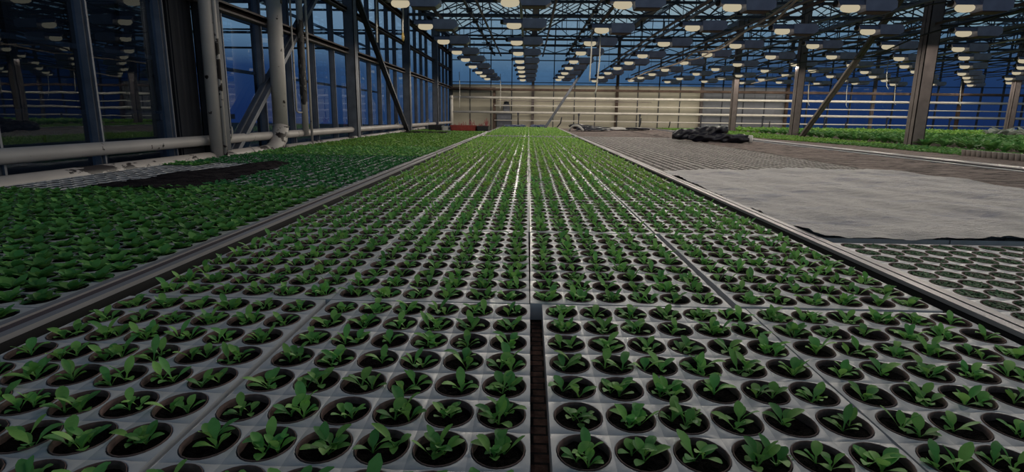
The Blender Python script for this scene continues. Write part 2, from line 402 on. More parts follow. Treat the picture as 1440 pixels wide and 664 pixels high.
def ring_template(n):
    V = []; 
    for r, z in ((.0330, 0), (.0326, .0018), (.0312, .0012), (.0308, -.010)): V += [(r*math.cos(2*PI*k/n), EL*r*math.sin(2*PI*k/n), z) for k in range(n)]
    Fq = [(i*n+k, i*n+(k+1) % n, (i+1)*n+(k+1) % n, (i+1)*n+k) for i in range(3) for k in range(n)]
    return np.array(V), np.array(Fq)
def disc_template(n):
    V = [(.0309*math.cos(2*PI*k/n), EL*.0309*math.sin(2*PI*k/n), -.0085) for k in range(n)]
    Fq = [(0, 2*i+1, 2*i+2, (2*i+3) % n) for i in range((n-2)//2)]
    return np.array(V), np.array(Fq)
RT = {16: ring_template(16), 8: ring_template(8)}; DT = {16: disc_template(16), 8: disc_template(8)}

COLX = [-.862, -.4255, .0345, .4725]            # left edges of the four tray columns on the middle bench
COLN = ['outer left', 'inner left', 'inner right', 'outer right']
Y0 = 1.1795                                     # the cross joint between first and second tray rows
ROWY = [Y0-TL-.003+k*(TL+.004) for k in range(13)]   # near edge of every tray row (row 0 nearest)
ROWY = [y for y in ROWY if y+TL < 11.2]
FAR_ROWY = [11.36+k*(TL+.004) for k in range(10)]
SH = {(0, 0): (-.007, 0), (2, 1): (0, .003), (3, 1): (0, .010), (0, 1): (0, .002), (1, 1): (0, .001), (1, 2): (0, .007), (2, 2): (0, .009), (3, 2): (0, .016), (0, 2): (0, .004)}
cells = []
for seg_, rows in ((0, ROWY), (1, FAR_ROWY)):
    for r_, y in enumerate(rows):
        for c_, x in enumerate(COLX):
            dx, dy = SH.get((c_, r_), (0, 0)) if seg_ == 0 else (0, 0)
            if seg_ == 0 and r_ > 2: dy = .012+.005*math.sin(r_*3.1+c_*1.7)
            if c_ == 2 and (r_ >= 1 or seg_): dx = -.0235          # the centre gap closes beyond the first row
            if c_ == 3 and (r_ >= 2 or seg_): dx = -.020
            if c_ == 3 and r_ == 1 and seg_ == 0: dx = -.010
            yaw = rnd.uniform(-.004, .004)
            o = link(tray_hi if (r_ < 3 and seg_ == 0) else (tray_mid if r_ < 6 and seg_ == 0 else tray_lo), 'seedling_tray', None, (x+dx, y+dy, ZB), yaw)
            rowtxt = (f'{ordw(r_+1)} row back' if seg_ == 0 else f'{ordw(r_+1)} row back on the far table')
            tag(o, f'white plastic seedling tray, {COLN[c_]} column, {rowtxt}, middle bench', 'tray', 'white seedling trays on the middle bench')
            for i in range(NX):
                for j in range(NY):
                    lx = (TW-NX*PX)/2+PX*(i+.5); ly = (TL-NY*PY)/2+PY*(j+.5)
                    cells.append((x+dx+lx*math.cos(yaw)-ly*math.sin(yaw), y+dy+lx*math.sin(yaw)+ly*math.cos(yaw), seg_, r_, c_, i, j))
vis = [q for q in cells if q[2] == 0 and q[3] < 2 and in_view(q[0], q[1], ZB, 25)]
vis.sort(key=lambda q: (q[0]**2+q[1]**2)); near = set(vis[:300])
items = []
for q in cells:
    x, y, sg, r_, c_, i, j = q; rz = rnd.uniform(0, 2*PI)
    if q in near:
        k = rnd.randrange(18)
        p = link(POTS[rnd.randrange(4)], 'potted_seedling', None, (x, y, ZB), rnd.choice((0, PI)))
        where = 'front' if r_ == 0 else 'second'
        tag(p, f'potted seedling, {where} {COLN[c_].replace(" ", "-")} tray, {ordw(NY-j)} line from its back, {ordw(i+1)} from left',
            'potted plant', 'young seedlings in paper pots on the middle bench')
        link(SOILS[rnd.randrange(5)], 'soil', p); s_ = link(SEEDS[k], 'seedling', p, (rnd.uniform(-.004, .004), rnd.uniform(-.006, .006), 0), rz); s_.scale = (1, 1, 1) if rnd.random() > .2 else (.85, .85, .85)
    else:
        if y < .25: continue
        if y < .45 and not in_view(x, y, ZB+.04, 60): continue
        n = 16 if y < 3.2 else 8
        items.append((*RT[n], 1, x, y, ZB, 0, 1)); items.append((*DT[n], 2, x, y, ZB, 0, 1))
        T = SEED1 if y < 4.5 else SEED2; V, Fq = T[rnd.randrange(12)]
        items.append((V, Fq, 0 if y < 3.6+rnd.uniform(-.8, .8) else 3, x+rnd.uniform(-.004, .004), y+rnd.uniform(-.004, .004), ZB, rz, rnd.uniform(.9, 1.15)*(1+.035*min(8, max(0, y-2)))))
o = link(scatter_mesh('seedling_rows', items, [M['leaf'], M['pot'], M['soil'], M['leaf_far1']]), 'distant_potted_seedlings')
tag(o, 'long rows of small green potted seedlings running back along the middle bench', 'seedlings', kind='stuff')

# ------------------------------------------------------------------ benches
def bench(x0, x1, y0, y1, label, bedmat, legs=True, rails='lr', zt=-.042):
    """rolling table: root is the bed, children are rails, side sheets and legs"""
    root = empty('planting_bench', ((x0+x1)/2, (y0+y1)/2, 0)); tag(root, label, 'bench')
    cx, cy = (x0+x1)/2, (y0+y1)/2
    b = MB(); b.box((x0-cx, y0-cy, ZB-.075), (x1-cx, y1-cy, ZB+zt)); b.build('bed', bedmat, root)
    for x, y in [(a, c) for a in (x0+.12, x1-.12) for c in np.linspace(y0+.3, y1-.3, max(2, int((y1-y0)/2)))]:
        b = MB(); b.box((x-cx-.025, y-cy-.025, 0), (x-cx+.025, y-cy+.025, ZB-.075)); b.build('leg', M['galv'], root)
    return root, cx, cy
def profile(root, cx, cy, xa, xb, y0, y1, kind, zt=.012):
    """extruded aluminium edge: flanges and groove, xa..xb"""
    w = xb-xa; b = MB(); z1 = ZB+zt; y0 -= cy; y1 -= cy; xa -= cx
    if kind == 'wide':   # light, stained centre, light
        b.box((xa, y0, z1-.010), (xa+w, y1, z1-.006))
        b.box((xa, y0, z1-.006), (xa+.26*w, y1, z1)); b.box((xa+.70*w, y0, z1-.006), (xa+w, y1, z1))
        o = b.build('edge_rail', M['alu'], root)
        c = MB(); c.box((xa+.27*w, y0, z1-.0065), (xa+.69*w, y1, z1-.004)); c.build('stained_groove', M['alu_dark'], o)
    else:                # two light strips and a dark slot
        b.box((xa, y0, z1-.010), (xa+w, y1, z1-.006))
        b.box((xa, y0, z1-.006), (xa+.42*w, y1, z1)); b.box((xa+.56*w, y0, z1-.006), (xa+w, y1, z1))
        o = b.build('edge_rail', M['alu'], root)
        c = MB(); c.box((xa+.43*w, y0, z1-.0065), (xa+.55*w, y1, z1-.003)); c.build('dark_slot', M['black'], o)
    q = MB(); q.box((xa+.004, y0, ZB-.06), (xa+w-.002, y1, z1-.010)); q.build('rail_web', M['black'], o)  # rail side coloured black to carry the shade of the gap
    return o
# middle bench (near and far table)
R1, cx, cy = bench(-.90, .925, .12, 11.16, 'long middle planting bench carrying four columns of white seedling trays', M['chips'])
profile(R1, cx, cy, -.975, -.908, .12, 11.16, 'wide')
profile(R1, cx, cy, .932, .984, .12, 11.16, 'slot')
b = MB(); b.box((-.908-cx, .12-cy, ZB-.055), (-.866-cx, 11.16-cy, ZB-.030)); b.build('side_sheet', M['navy'], R1)
b = MB(); b.box((.893-cx, .12-cy, ZB-.055), (.931-cx, 11.16-cy, ZB-.014)); b.build('gap_shade_strip', M['black'], R1)  # black strip added as the shade in the gap beside the rail
b = MB(); b.box((-.905-cx, 11.16-cy, ZB-.07), (.985-cx, 11.22-cy, ZB+.006)); b.build('end_rail', M['alu'], R1)
R2, cx, cy = bench(-.90, .925, 11.30, 19.25, 'far table of the middle bench, beyond the pale cross rail', M['chips'])
profile(R2, cx, cy, -.962, -.892, 11.30, 19.25, 'wide'); profile(R2, cx, cy, .932, .984, 11.30, 19.25, 'slot')
b = MB(); b.box((-.905-cx, 11.24-cy, ZB-.07), (.985-cx, 11.30-cy, ZB+.006)); b.build('end_rail', M['alu'], R2)
# left bench
RL, cx, cy = bench(-2.80, -.99, .3, 11.9, 'left planting bench densely covered with leafy lettuce seedlings', M['black'])
b = MB(); b.box((-2.84-cx, .3-cy, ZB-.07), (-2.80-cx, 11.9-cy, ZB-.02)); b.build('edge_rail', M['alu_dark'], RL)
b = MB(); b.box((-2.84-cx, 11.9-cy, ZB-.07), (-.97-cx, 12.0-cy, ZB+.004)); b.build('end_rail', M['alu'], RL)
RL2, cx, cy = bench(-2.80, -.99, 12.05, 15.2, 'far left planting table with a green bed and crates at its end', M['black'])
b = MB(); b.box((-2.80-cx, 12.05-cy, ZB-.07), (-.99-cx, 12.15-cy, ZB+.004)); b.build('end_rail', M['alu_dark'], RL2)
# right bench
RR, cx, cy = bench(1.0, 2.80, .3, 11.16, 'right planting bench with soil-filled trays and a white fleece sheet', M['black'])
b = MB(); b.box((2.79-cx, 4.4-cy, ZB-.07), (2.81-cx, 11.16-cy, ZB-.004)); b.build('edge_rail', M['brownsteel'], RR)
b = MB(); b.box((1.0-cx, 11.16-cy, ZB-.07), (2.8-cx, 11.24-cy, ZB+.004)); b.build('end_rail', M['alu'], RR)
RR2, cx, cy = bench(1.0, 2.80, 11.3, 19.25, 'far table of the right bench, bare and brown', M['substrate'], zt=-.01)
# brown substrate bench
RB, cx, cy = bench(2.83, 4.02, 1.0, 20.0, 'bench covered with a rough brown peat substrate mat', M['black'], zt=-.03)
b = MB(); n1, n2 = 14, 190
vs = []
for j in range(n2+1):
    for i in range(n1+1):
        vs.append((2.83+1.19*i/n1-cx, 1.0+19*j/n2-cy, ZB-.006+rnd.uniform(-.006, .006)))
b.add(vs, [(j*(n1+1)+i, j*(n1+1)+i+1, (j+1)*(n1+1)+i+1, (j+1)*(n1+1)+i) for j in range(n2) for i in range(n1)], True)
b.build('substrate_mat', M['substrate'], RB)
b = MB(); b.box((4.02-cx, 1.0-cy, ZB-.07), (4.13-cx, 20-cy, ZB+.0)); b.build('side_sheet', M['bsteel'], RB)
# wide right bench with its rail
RG, cx, cy = bench(4.46, 17.5, 4.0, 21.8, 'wide far-right planting bed full of green leafy crops', M['substrate'], zt=-.02)
profile(RG, cx, cy, 4.15, 4.28, 4.0, 21.8, 'slot', .016)
b = MB(); b.box((4.28-cx, 4-cy, ZB-.07), (4.46-cx, 21.8-cy, ZB+.004)); b.build('side_board', M['alu_dark'], RG)

# ------------------------------------------------------------------ left bench planting
LX = [-1.003-TW-k*(TW+.004) for k in range(4)]
LROW = [.32+k*(TL+.004) for k in range(15)]
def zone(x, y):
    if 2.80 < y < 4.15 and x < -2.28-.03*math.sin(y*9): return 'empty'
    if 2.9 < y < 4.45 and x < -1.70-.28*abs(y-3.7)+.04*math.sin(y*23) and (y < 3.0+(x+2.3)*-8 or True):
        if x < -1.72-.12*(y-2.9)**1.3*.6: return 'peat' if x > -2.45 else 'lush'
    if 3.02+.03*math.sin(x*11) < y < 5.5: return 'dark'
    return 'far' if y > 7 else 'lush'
lcells = []
for r_, y in enumerate(LROW):
    if y+TL > 11.9: continue
    for c_, x in enumerate(LX):
        o = link(tray_mid if y < 4 else tray_lo, 'seedling_tray', None, (x, y, ZB))
        tag(o, f'white tray under leafy seedlings, left bench, {ordw(c_+1)} column from the rail, {ordw(r_+1)} row back', 'tray', 'trays on the left bench')
        s_ = link(soil_top, 'soil', o)
        for i in range(NX):
            for j in range(NY):
                lcells.append((x+(TW-NX*PX)/2+PX*(i+.5), y+(TL-NY*PY)/2+PY*(j+.5), c_*6+(NX-1-i), r_*9+j))
for k in range(4):
    for c_, x in enumerate(LX):
        o = link(tray_lo, 'seedling_tray', None, (x, 12.2+k*(TL+.002)*.98, ZB)); tag(o, f'tray of seedlings on the far left table, {ordw(c_+1)} column from the rail, {ordw(k+1)} row', 'tray', 'trays on the far left table')
        if k < 3 or True:
            for i in range(NX):
                for j in range(NY):
                    lcells.append((x+(TW-NX*PX)/2+PX*(i+.5), 12.2+k*TL*.98+(TL-NY*PY)/2+PY*(j+.5), 99, 99))
LU = [tomesh('lettuce', rosette(i, 0, 1.0, 15), M['leaf_lush']) for i in range(14)]
LUV = [rosette(300+i, 1, 1.05, 13) for i in range(10)]; LUF = [rosette(400+i, 2, 1.15, 8) for i in range(10)]; LUD = [rosette(500+i, 1, .9, 11) for i in range(8)]
lv = [q for q in lcells if q[2] < 90 and zone(q[0], q[1]) == 'lush' and in_view(q[0], q[1], ZB+.02, 15)]
lv.sort(key=lambda q: q[0]**2+q[1]**2); lnear = set(lv[:300]); items = []; ditems = []; fitems = []
for q in lcells:
    x, y, ci, rj = q; zn = zone(x, y); rz = rnd.uniform(0, 6.3)
    if q in lnear:
        o = link(LU[rnd.randrange(14)], 'lettuce_seedling', None, (x, y, ZB), rz); s_ = rnd.uniform(.9, 1.15); o.scale = (s_, s_, s_)
        tag(o, f'leafy seedling on left bench, {ordw(ci+1)} plant out from aluminium rail, {ordw(rj-6)} line back', 'seedling', 'dense leafy seedlings on the left bench')
        continue
    if y < .95 and not in_view(x, y, ZB+.03, 60): continue
    if zn in ('empty',): continue
    if zn == 'peat': continue
    if 12.25 < y < 13.1 and x < -1.75: continue
    if y > 13.9 and y < 99 and x > -2.3: continue
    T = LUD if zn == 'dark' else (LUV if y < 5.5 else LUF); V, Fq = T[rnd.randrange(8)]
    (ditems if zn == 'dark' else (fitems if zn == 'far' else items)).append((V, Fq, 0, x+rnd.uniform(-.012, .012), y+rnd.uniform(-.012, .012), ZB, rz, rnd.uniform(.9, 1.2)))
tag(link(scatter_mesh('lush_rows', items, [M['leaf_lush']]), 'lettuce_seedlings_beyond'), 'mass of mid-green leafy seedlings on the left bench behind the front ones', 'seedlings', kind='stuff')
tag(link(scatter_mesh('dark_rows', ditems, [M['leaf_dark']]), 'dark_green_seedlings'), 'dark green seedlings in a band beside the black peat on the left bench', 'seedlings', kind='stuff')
tag(link(scatter_mesh('far_rows', fitems, [M['leaf_far']]), 'bright_green_seedlings'), 'bright green seedlings covering the back of the left bench', 'seedlings', kind='stuff')
# black peat strip heaped over the trays
b = MB(); pts = []
for j in range(60):
    y = 2.86+j*.028
    x1 = -1.74-.12*abs(y-2.9)**1.3*.6; x0 = -2.30+.22*max(0, (y-3.6)/1.0)-.03*math.sin(y*9)
    if x0 > x1-.02: x0 = x1-.02
    for i in range(15): pts.append((x0+(x1-x0)*i/14, y, ZB+.004+.016*math.sin(PI*i/14)+rnd.uniform(-.006, .006)))
b.add(pts, [(j*15+i, j*15+i+1, (j+1)*15+i+1, (j+1)*15+i) for j in range(59) for i in range(14)])
tag(b.build('peat_heap', M['peat']), 'long strip of black peat spread between the seedlings on the left bench', 'peat', kind='stuff')
b = MB(); pts = []
for j in range(12):
    for i in range(10): pts.append((-2.75+.11*i, 12.3+j*.07, ZB+.002+rnd.uniform(0, .02)))
b.add(pts, [(j*10+i, j*10+i+1, (j+1)*10+i+1, (j+1)*10+i) for j in range(11) for i in range(9)])
tag(b.build('peat_patch', M['peat']), 'dark purplish peat patch at the head of the far left table', 'peat', kind='stuff')

# ------------------------------------------------------------------ right bench: cress pots, fleece, soil trays
RX = [1.012+k*(TW+.005) for k in range(4)]
cress_rows = [1.868-TL, 1.868-2*TL-.005]
b = MB(); n = 16
b.lathe([(.030, -.034), (.0325, -.001), (.0328, .0014), (.0320, .0016), (.0314, -.006)], n=n); b.v = [(x, y*EL, z) for x, y, z in b.v]; cress_pot = b.mesh('cress_pot', M['pot'])
def cress(seed):
    R = random.Random(seed); out = []
    for _ in range(95):
        a = R.uniform(0, 6.3); r = .028*math.sqrt(R.random())
        out.append(dict(base=(r*math.cos(a), EL*r*math.sin(a), -.002), az=R.uniform(0, 6.3), L=R.uniform(.008, .014), W=R.uniform(.006, .010), e0=R.uniform(.3, 1.2), e1=R.uniform(-.3, .3), pet=.2, ns=2, fold=.2, cross=2))
    return plant(out)
CR = [tomesh('cress', cress(i), M['leaf_cress']) for i in range(6)]
disc = DT[16]; dm = scatter_mesh('pot_soil', [(disc[0]+np.array([0, 0, .006]), disc[1], 0, 0, 0, 0, 0, 1)], [M['soil']], False)
for r_, y in enumerate(cress_rows):
    for c_ in range(4):
        x = RX[c_]
        if not in_view(x, y+TL, ZB, 420): continue
        t_ = tag(link(tray_hi, 'seedling_tray', None, (x, y, ZB)), f'white tray of low dark cress right of the rail, {ordw(c_+1)} column, {ordw(r_+1)} from the fleece', 'tray', 'trays of cress pots')
        for i in range(NX):
            for j in range(NY):
                px_, py_ = x+(TW-NX*PX)/2+PX*(i+.5), y+(TL-NY*PY)/2+PY*(j+.5)
                if not in_view(px_, py_, ZB, 330): continue
                p = link(cress_pot, 'cress_pot', None, (px_, py_, ZB), rnd.choice((0, PI)))
                tag(p, f'pot of tiny dark green cress, {ordw(r_*9+NY-j)} line before the fleece, {ordw(c_*6+i+1)} from the rail', 'potted plant', 'cress pots on the right bench')
                link(dm, 'soil', p); link(CR[rnd.randrange(6)], 'cress', p)
# trays under the fleece and soil trays behind it
for c_ in range(4):
    o = link(tray_mid, 'seedling_tray', None, (RX[c_], 1.945, ZB)); tag(o, f'tray whose dark front edge shows beneath the fleece, {ordw(c_+1)} from the rail', 'tray', 'trays half hidden by the fleece')
    b = MB()
    for i in range(6): b.lathe([(.026, -.037), (.031, -.002)], c=(PX*(i+.5)+.004, .036, 0), n=12)
    b.build('pot_row', M['cabinet'], o)
for r_ in range(9):
    y = 4.22+r_*(TL+.002)
    for c_ in range(4):
        o = link(tray_grey, 'soil_tray', None, (RX[c_], y, ZB)); link(soil_top, 'soil', o)
        tag(o, f'bare soil tray behind the fleece, {ordw(c_+1)} column from the rail, {ordw(r_+1)} row back', 'tray', 'bare soil trays on the right bench')
# fleece sheet
def fleece():
    b = MB(); n1, n2 = 120, 110; vs = []
    for j in range(n2+1):
        v = j/n2
        for i in range(n1+1):
            u = i/n1
            xl = .988; xr = 2.93-.06*math.sin(v*7)-.04*v
            x = xl+(xr-xl)*u
            yf = 1.905+.03*u+.006*math.sin(u*17)
            yb = 4.21+.40*min(1, max(0, (u-.0)/.62))**.8 + .02*math.sin(u*13) - (.16*max(0, (u-.95)/.05)) 
            if u > .93: yb = 4.62-(u-.93)*4.0
            y = yf+(yb-yf)*v
            z = ZB+.014+.006*math.sin(x*9+y*3.2)+.0045*math.sin(y*14+x*5+2*math.sin(x*3))+.003*math.sin(x*31+y*11)+rnd.uniform(-.0012, .0012)
            # dips a little into the holes
            z += .002*math.sin(2*PI*x/PX)*math.sin(2*PI*y/PY)
            if v < .02: z -= .003
            if x > 2.8: z -= (x-2.8)*.05
            vs.append((x, y, z))
    b.add(vs, [(j*(n1+1)+i, j*(n1+1)+i+1, (j+1)*(n1+1)+i+1, (j+1)*(n1+1)+i) for j in range(n2) for i in range(n1)], True)
    return b
tag(fleece().build('fleece_sheet', M['sheet']), 'large wrinkled white fleece sheet laid over trays on the right bench', 'sheet')

# ------------------------------------------------------------------ far right crops
LOWV = [rosette(600+i, 1, 1.6, 8) for i in range(10)]; LOWM = [tomesh('low_lettuce', LOWV[i], M['leaf_crop']) for i in range(10)]
TALLV = [rosette(700+i, 1, 1.0, 16, 1.5, .21, .075, 0) for i in range(10)]; TALLM = [tomesh('leafy_crop', TALLV[i], M['leaf_crop']) for i in range(10)]
low = []; tall = []
y = 5.6
while y < 21.6:
    x0 = 5.40 if y < 9.3 else max(4.75, 5.4-(y-9.3)*.12)
    x = x0
    while x < 6.35:
        if not (y < 6.9): low.append((x+rnd.uniform(-.02, .02), y+rnd.uniform(-.02, .02)))
        elif x > 6.0: low.append((x, y))
        x += .105
    y += .11
y = 7.4
while y < 21.6:
    x = 6.55+.1*math.sin(y*3)
    while x < 17.3:
        if in_view(x, y, ZB+.15, 160) : tall.append((x+rnd.uniform(-.06, .06), y+rnd.uniform(-.06, .06)))
        x += .27 if y < 14 else .33
    y += .27 if y < 14 else .36
low.sort(key=lambda p: (not in_view(p[0], p[1], ZB+.03, 10), p[0]**2+p[1]**2)); tall.sort(key=lambda p: (not in_view(p[0], p[1], ZB+.1, 10), p[0]**2+p[1]**2))
COLS = [(6.42, 9.8), (6.42, 14.2), (6.42, 18.5), (14.95, 18.5), (14.4, 18.2)]
free = lambda x, y, d: all((x-a)**2+(y-c)**2 > d*d for a, c in COLS)
low = [p for p in low if in_view(p[0], p[1], ZB+.03, 160) and free(*p, .12)]; tall = [p for p in tall if free(*p, .16) and not (11.6 < p[0] < 13.9 and 14.4 < p[1] < 16.0)]
def nearwhat(k, lst): return k
for k, (x, y) in enumerate(low[:300]):
    o = link(LOWM[k % 10], 'low_lettuce', None, (x, y, ZB-.02), rnd.uniform(0, 6)); s_ = rnd.uniform(.9, 1.2); o.scale = (s_,)*3
    tag(o, 'low bright lettuce in front of the tall leafy crop, far-right bed', 'lettuce', 'low lettuces at the front of the far-right bed')
for k, (x, y) in enumerate(tall[:300]):
    o = link(TALLM[k % 10], 'leafy_crop', None, (x, y, ZB-.02), rnd.uniform(0, 6)); s_ = rnd.uniform(.8, 1.1); o.scale = (s_,)*3
    tag(o, 'tall leafy green crop plant behind the low lettuces, far-right bed', 'leafy plant', 'tall leafy crop in the far-right bed')
items = [(*LOWV[rnd.randrange(10)], 0, x, y, ZB-.02, rnd.uniform(0, 6), rnd.uniform(.9, 1.2)) for x, y in low[300:]]
if items: tag(link(scatter_mesh('low_rest', items, [M['leaf_far']]), 'distant_low_lettuces'), 'low green lettuces far back along the far-right bed', 'lettuces', kind='stuff')
items = [(*TALLV[rnd.randrange(10)], 0, x, y, ZB-.02, rnd.uniform(0, 6), rnd.uniform(.75, .95)) for x, y in tall[300:]]
if items: tag(link(scatter_mesh('tall_rest', items, [M['leaf_far']]), 'distant_leafy_crop'), 'bright leafy crop covering the back of the far-right bed', 'crop plants', kind='stuff')
PALE = [tomesh('pale_brassica', rosette(800+i, 1, 1.0, 12, 1.3, .28, .14, 0), M['leaf_pale']) for i in range(4)]
PPOS = [(11.9, 15.2), (12.35, 15.3), (12.8, 15.2), (13.25, 15.3), (13.0, 14.7), (13.5, 14.8), (12.5, 14.75), (13.1, 15.7), (12.6, 15.75), (13.6, 15.4)]
for k, (x, y) in enumerate(PPOS):
    o = link(PALE[k % 4], 'pale_brassica', None, (x, y, ZB-.02), k*1.3); o.scale = (1.5 if k in (2, 8) else 1.35,)*3
    tag(o, 'pale grey-leaved cabbage among the tall green crop at the right edge', 'cabbage plant', 'pale cabbages in the far-right bed')
# row of grey pots at the bed front
b = MB(); b.lathe([(.0, -.07), (.028, -.07), (.034, -.004), (.036, 0), (.0355, .003), (.032, .003), (.030, -.012)], n=14); gp = b.mesh('grey_pot', M['tray_old'])
for k in range(17):
    o = link(gp, 'grey_pot', None, (5.36, 5.95+.079*k, ZB+.05)); tag(o, f'small round grey pot at the edge of the far-right bed, {ordw(k+1)} from the near end', 'pot', 'row of grey pots beside the lettuces')
    link(dm, 'soil', o)
b = MB(); pts = [(5.41+.06*i, 5.9+.1*j, ZB+.03+rnd.uniform(-.008, .008)) for j in range(11) for i in range(11)]
b.add(pts, [(j*11+i, j*11+i+1, (j+1)*11+i+1, (j+1)*11+i) for j in range(10) for i in range(10)])
b.box((5.41, 5.9, ZB-.02), (6.01, 6.9, ZB+.022)); tag(b.build('peat_block', M['peat']), 'bed of black peat behind the row of grey pots', 'peat', kind='stuff')

# ------------------------------------------------------------------ shell of the glasshouse
XW, YB, XR = -3.1, 22.8, 22.9
FR = [1.1, 5.42, 9.8, 14.2, 18.5, YB]           # frame lines along the house
b = MB(); b.box((XW, -3.4, -.1), (XR, YB, 0)); struct(b.build('floor', M['floor']))
b = MB(); b.box((-40, -30, -.3), (60, 70, -.12)); struct(b.build('ground', M['outside']))
Z = lambda z: z+ZC
# left wall: one window object per bay
mull = {0: [1.65, 2.45, 3.25, 4.06, 4.92], 1: [5.86, 6.72, 7.52, 8.36, 9.2], 2: [10.55, 11.3, 12.05, 12.8, 13.5]}
for k in range(5):
    y0, y1 = FR[k], FR[k+1]
    ms = mull.get(k) or [y0+(y1-y0)*i/5.0 for i in range(1, 5)]
    b = MB()
    for y in ms:
        b.box((XW-.03, y-.022, Z(-.62)), (XW+.035, y+.022, Z(2.9)))
        b.box((XW+.035, y-.008, Z(-.62)), (XW+.055, y+.008, Z(2.9)))
    for z in (-.62, 2.9): b.box((XW-.04, y0, Z(z)-.04), (XW+.04, y1, Z(z)+.04))
    w = struct(b.build(f'window_{k+1}', M['bsteel']))
    g = MB(); g.add([(XW-.01, y0, Z(-.62)), (XW-.01, y1, Z(-.62)), (XW-.01, y1, Z(2.9)), (XW-.01, y0, Z(2.9))], [(0, 1, 2, 3)])
    g.build('pane', M['glass_wall'], w)
b = MB(); b.box((XW-.12, -.5, 0), (XW+.05, YB, Z(-.62))); struct(b.build('wall_left', M['cladding']))
b = MB(); b.box((XW-.02, 4.98, Z(-.62)), (XW+.05, 5.34, Z(2.9))); b.box((XW+.05, 5.0, Z(-.6)), (XW+.06, 5.32, Z(2.8)))
tag(b.build('blackout_screen', M['cladding']), 'narrow black panel beside the first rusty white pipe on the glass wall', 'panel')
# horizontal beams on the left wall (two-tone channel)
for z, h, lab in ((.99, .07, 'long grey channel beam running along the glass wall at head height'), (1.64, .05, 'thin upper channel beam along the glass wall'), (2.24, .09, 'brown eaves beam along the top of the glass wall')):
    b = MB(); b.box((XW+.03, 1.1, Z(z)-h/2), (XW+.13, YB-.1, Z(z)-h/2+.018)); b.box((XW+.03, 1.1, Z(z)+h/2-.018), (XW+.13, YB-.1, Z(z)+h/2))
    b.box((XW+.03, 1.1, Z(z)-h/2), (XW+.045, YB-.1, Z(z)+h/2)); b.box((XW+.10, 1.1, Z(z)+h/2-.018), (XW+.13, YB-.1, Z(z)+h/2+.02))
    tag(b.build('wall_rail', M['galv'] if z < 2 else M['brownsteel']), lab, 'beam')
# columns
def hcol(x, y, z1, w, m, label, z0=0.0, lip=True):
    b = MB(); b.box((x-w/2, y-w/2, z0), (x-w/2+.012, y+w/2, z1)); b.box((x+w/2-.012, y-w/2, z0), (x+w/2, y+w/2, z1)); b.box((x-w/2, y-.008, z0), (x+w/2, y+.008, z1))
    b.box((x-w/2, y-w/2, z0), (x+w/2, y-w/2+.012, z1))
    o = b.build('steel_post', m); tag(o, label, 'post')
    p = MB(); p.box((x-w*.8, y-w*.8, z0), (x+w*.8, y+w*.8, z0+.015))
    if z0 == 0: p.build('base_plate', m, o)
    return o
for k, (y, lab) in enumerate(((5.42, 'dark steel post on the glass wall behind the first white pipe'), (9.8, 'dark steel post on the glass wall, nearest beyond the white pipes'), (14.2, 'steel post on the glass wall just past the steep dark brace'), (18.5, 'farthest free-standing steel post on the glass wall'))):
    hcol(XW+.14, y, Z(2.9), .17, M['dsteel'] if k == 0 else M['bsteel'], lab)
hcol(6.42, 9.8, Z(2.9), .20, M['galv'], 'broad brownish steel post rising from the far-right bed, nearest one')
hcol(6.42, 14.2, Z(2.9), .17, M['galv'], 'steel post beside the slanting brace in the far-right bed')
hcol(6.42, 18.5, Z(2.9), .17, M['galv'], 'third steel post back, at the left end of the green bed')
hcol(14.95, 18.5, Z(2.9), .17, M['galv'], 'steel post by the pale cabbages at the right edge')
hcol(14.4, 21.9, Z(2.9), .15, M['brownsteel'], 'brown post close to the rear pipes at the right edge')
# diagonal braces
def brace(a, c, w, m, label):
    b = MB(); b.bar(a, c, w, .05); b.bar((a[0], a[1]+.02, a[2]), (c[0], c[1]+.02, c[2]), .02, w*.9)
    tag(b.build('diagonal_brace', m), label, 'brace')
brace((6.42, 13.75, Z(-.40)), (6.42, 10.05, Z(2.6)), .12, M['galv'], 'long slanting steel brace rising right from the green bed')
brace((.50, 18.3, Z(-.42)), (2.35, 18.3, Z(2.45)), .09, M['bsteel'], 'thin slanting brace rising right from the end of the middle bench')
brace((XW+.2, 13.9, Z(-.45)), (XW+.2, 10.0, Z(1.9)), .10, M['dsteel'], 'steep dark brace leaning against the glass wall')
brace((XW+.08, 5.6, Z(-.55)), (XW+.08, 8.6, Z(1.75)), .13, M['bsteel'], 'blue-grey slanting brace behind the thick white pipe')
# back wall
GUT = [XW+.01+3.245*k for k in range(9)]
b = MB()
for i in range(int((XR-XW)/.8112)+1):
    x = XW+.8112*i
    if i % 4: b.box((x-.016, YB-.05, Z(-1.2)), (x+.016, YB+.03, Z(2.95)))
for z, t in ((1.24, .025), (2.06, .03), (2.6, .05), (2.95, .05)): b.box((XW, YB-.04, Z(z)-t/2), (XR, YB+.03, Z(z)+t/2))
wb = struct(b.build('wall_back', M['dsteel']))
for k in range(8):       # gable glazing bay by bay
    x0, x1 = GUT[k], GUT[k]+3.245; xm = (x0+x1)/2
    lo = Z(1.15) if x0 < 9.5 else Z(-1.0)
    f = MB()
    for i in range(9):
        x = x0+3.245*i/8; zt = Z(2.95)+(.9*(1-abs(x-xm)/1.6225)); f.box((x-.01, YB-.03, Z(2.95)), (x+.01, YB+.02, max(Z(2.97), zt)))
    f.bar((x0, YB, Z(2.95)), (xm, YB, Z(3.85)), .05, .05); f.bar((xm, YB, Z(3.85)), (x1, YB, Z(2.95)), .05, .05)
    w = struct(f.build(f'window_{k+6}', M['bsteel']))
    g = MB(); g.add([(x0, YB, lo), (x1, YB, lo), (x1, YB, Z(2.95)), (xm, YB, Z(3.85)), (x0, YB, Z(2.95))], [(0, 1, 2, 3, 4)]); g.build('pane', M['glass_end'], w)
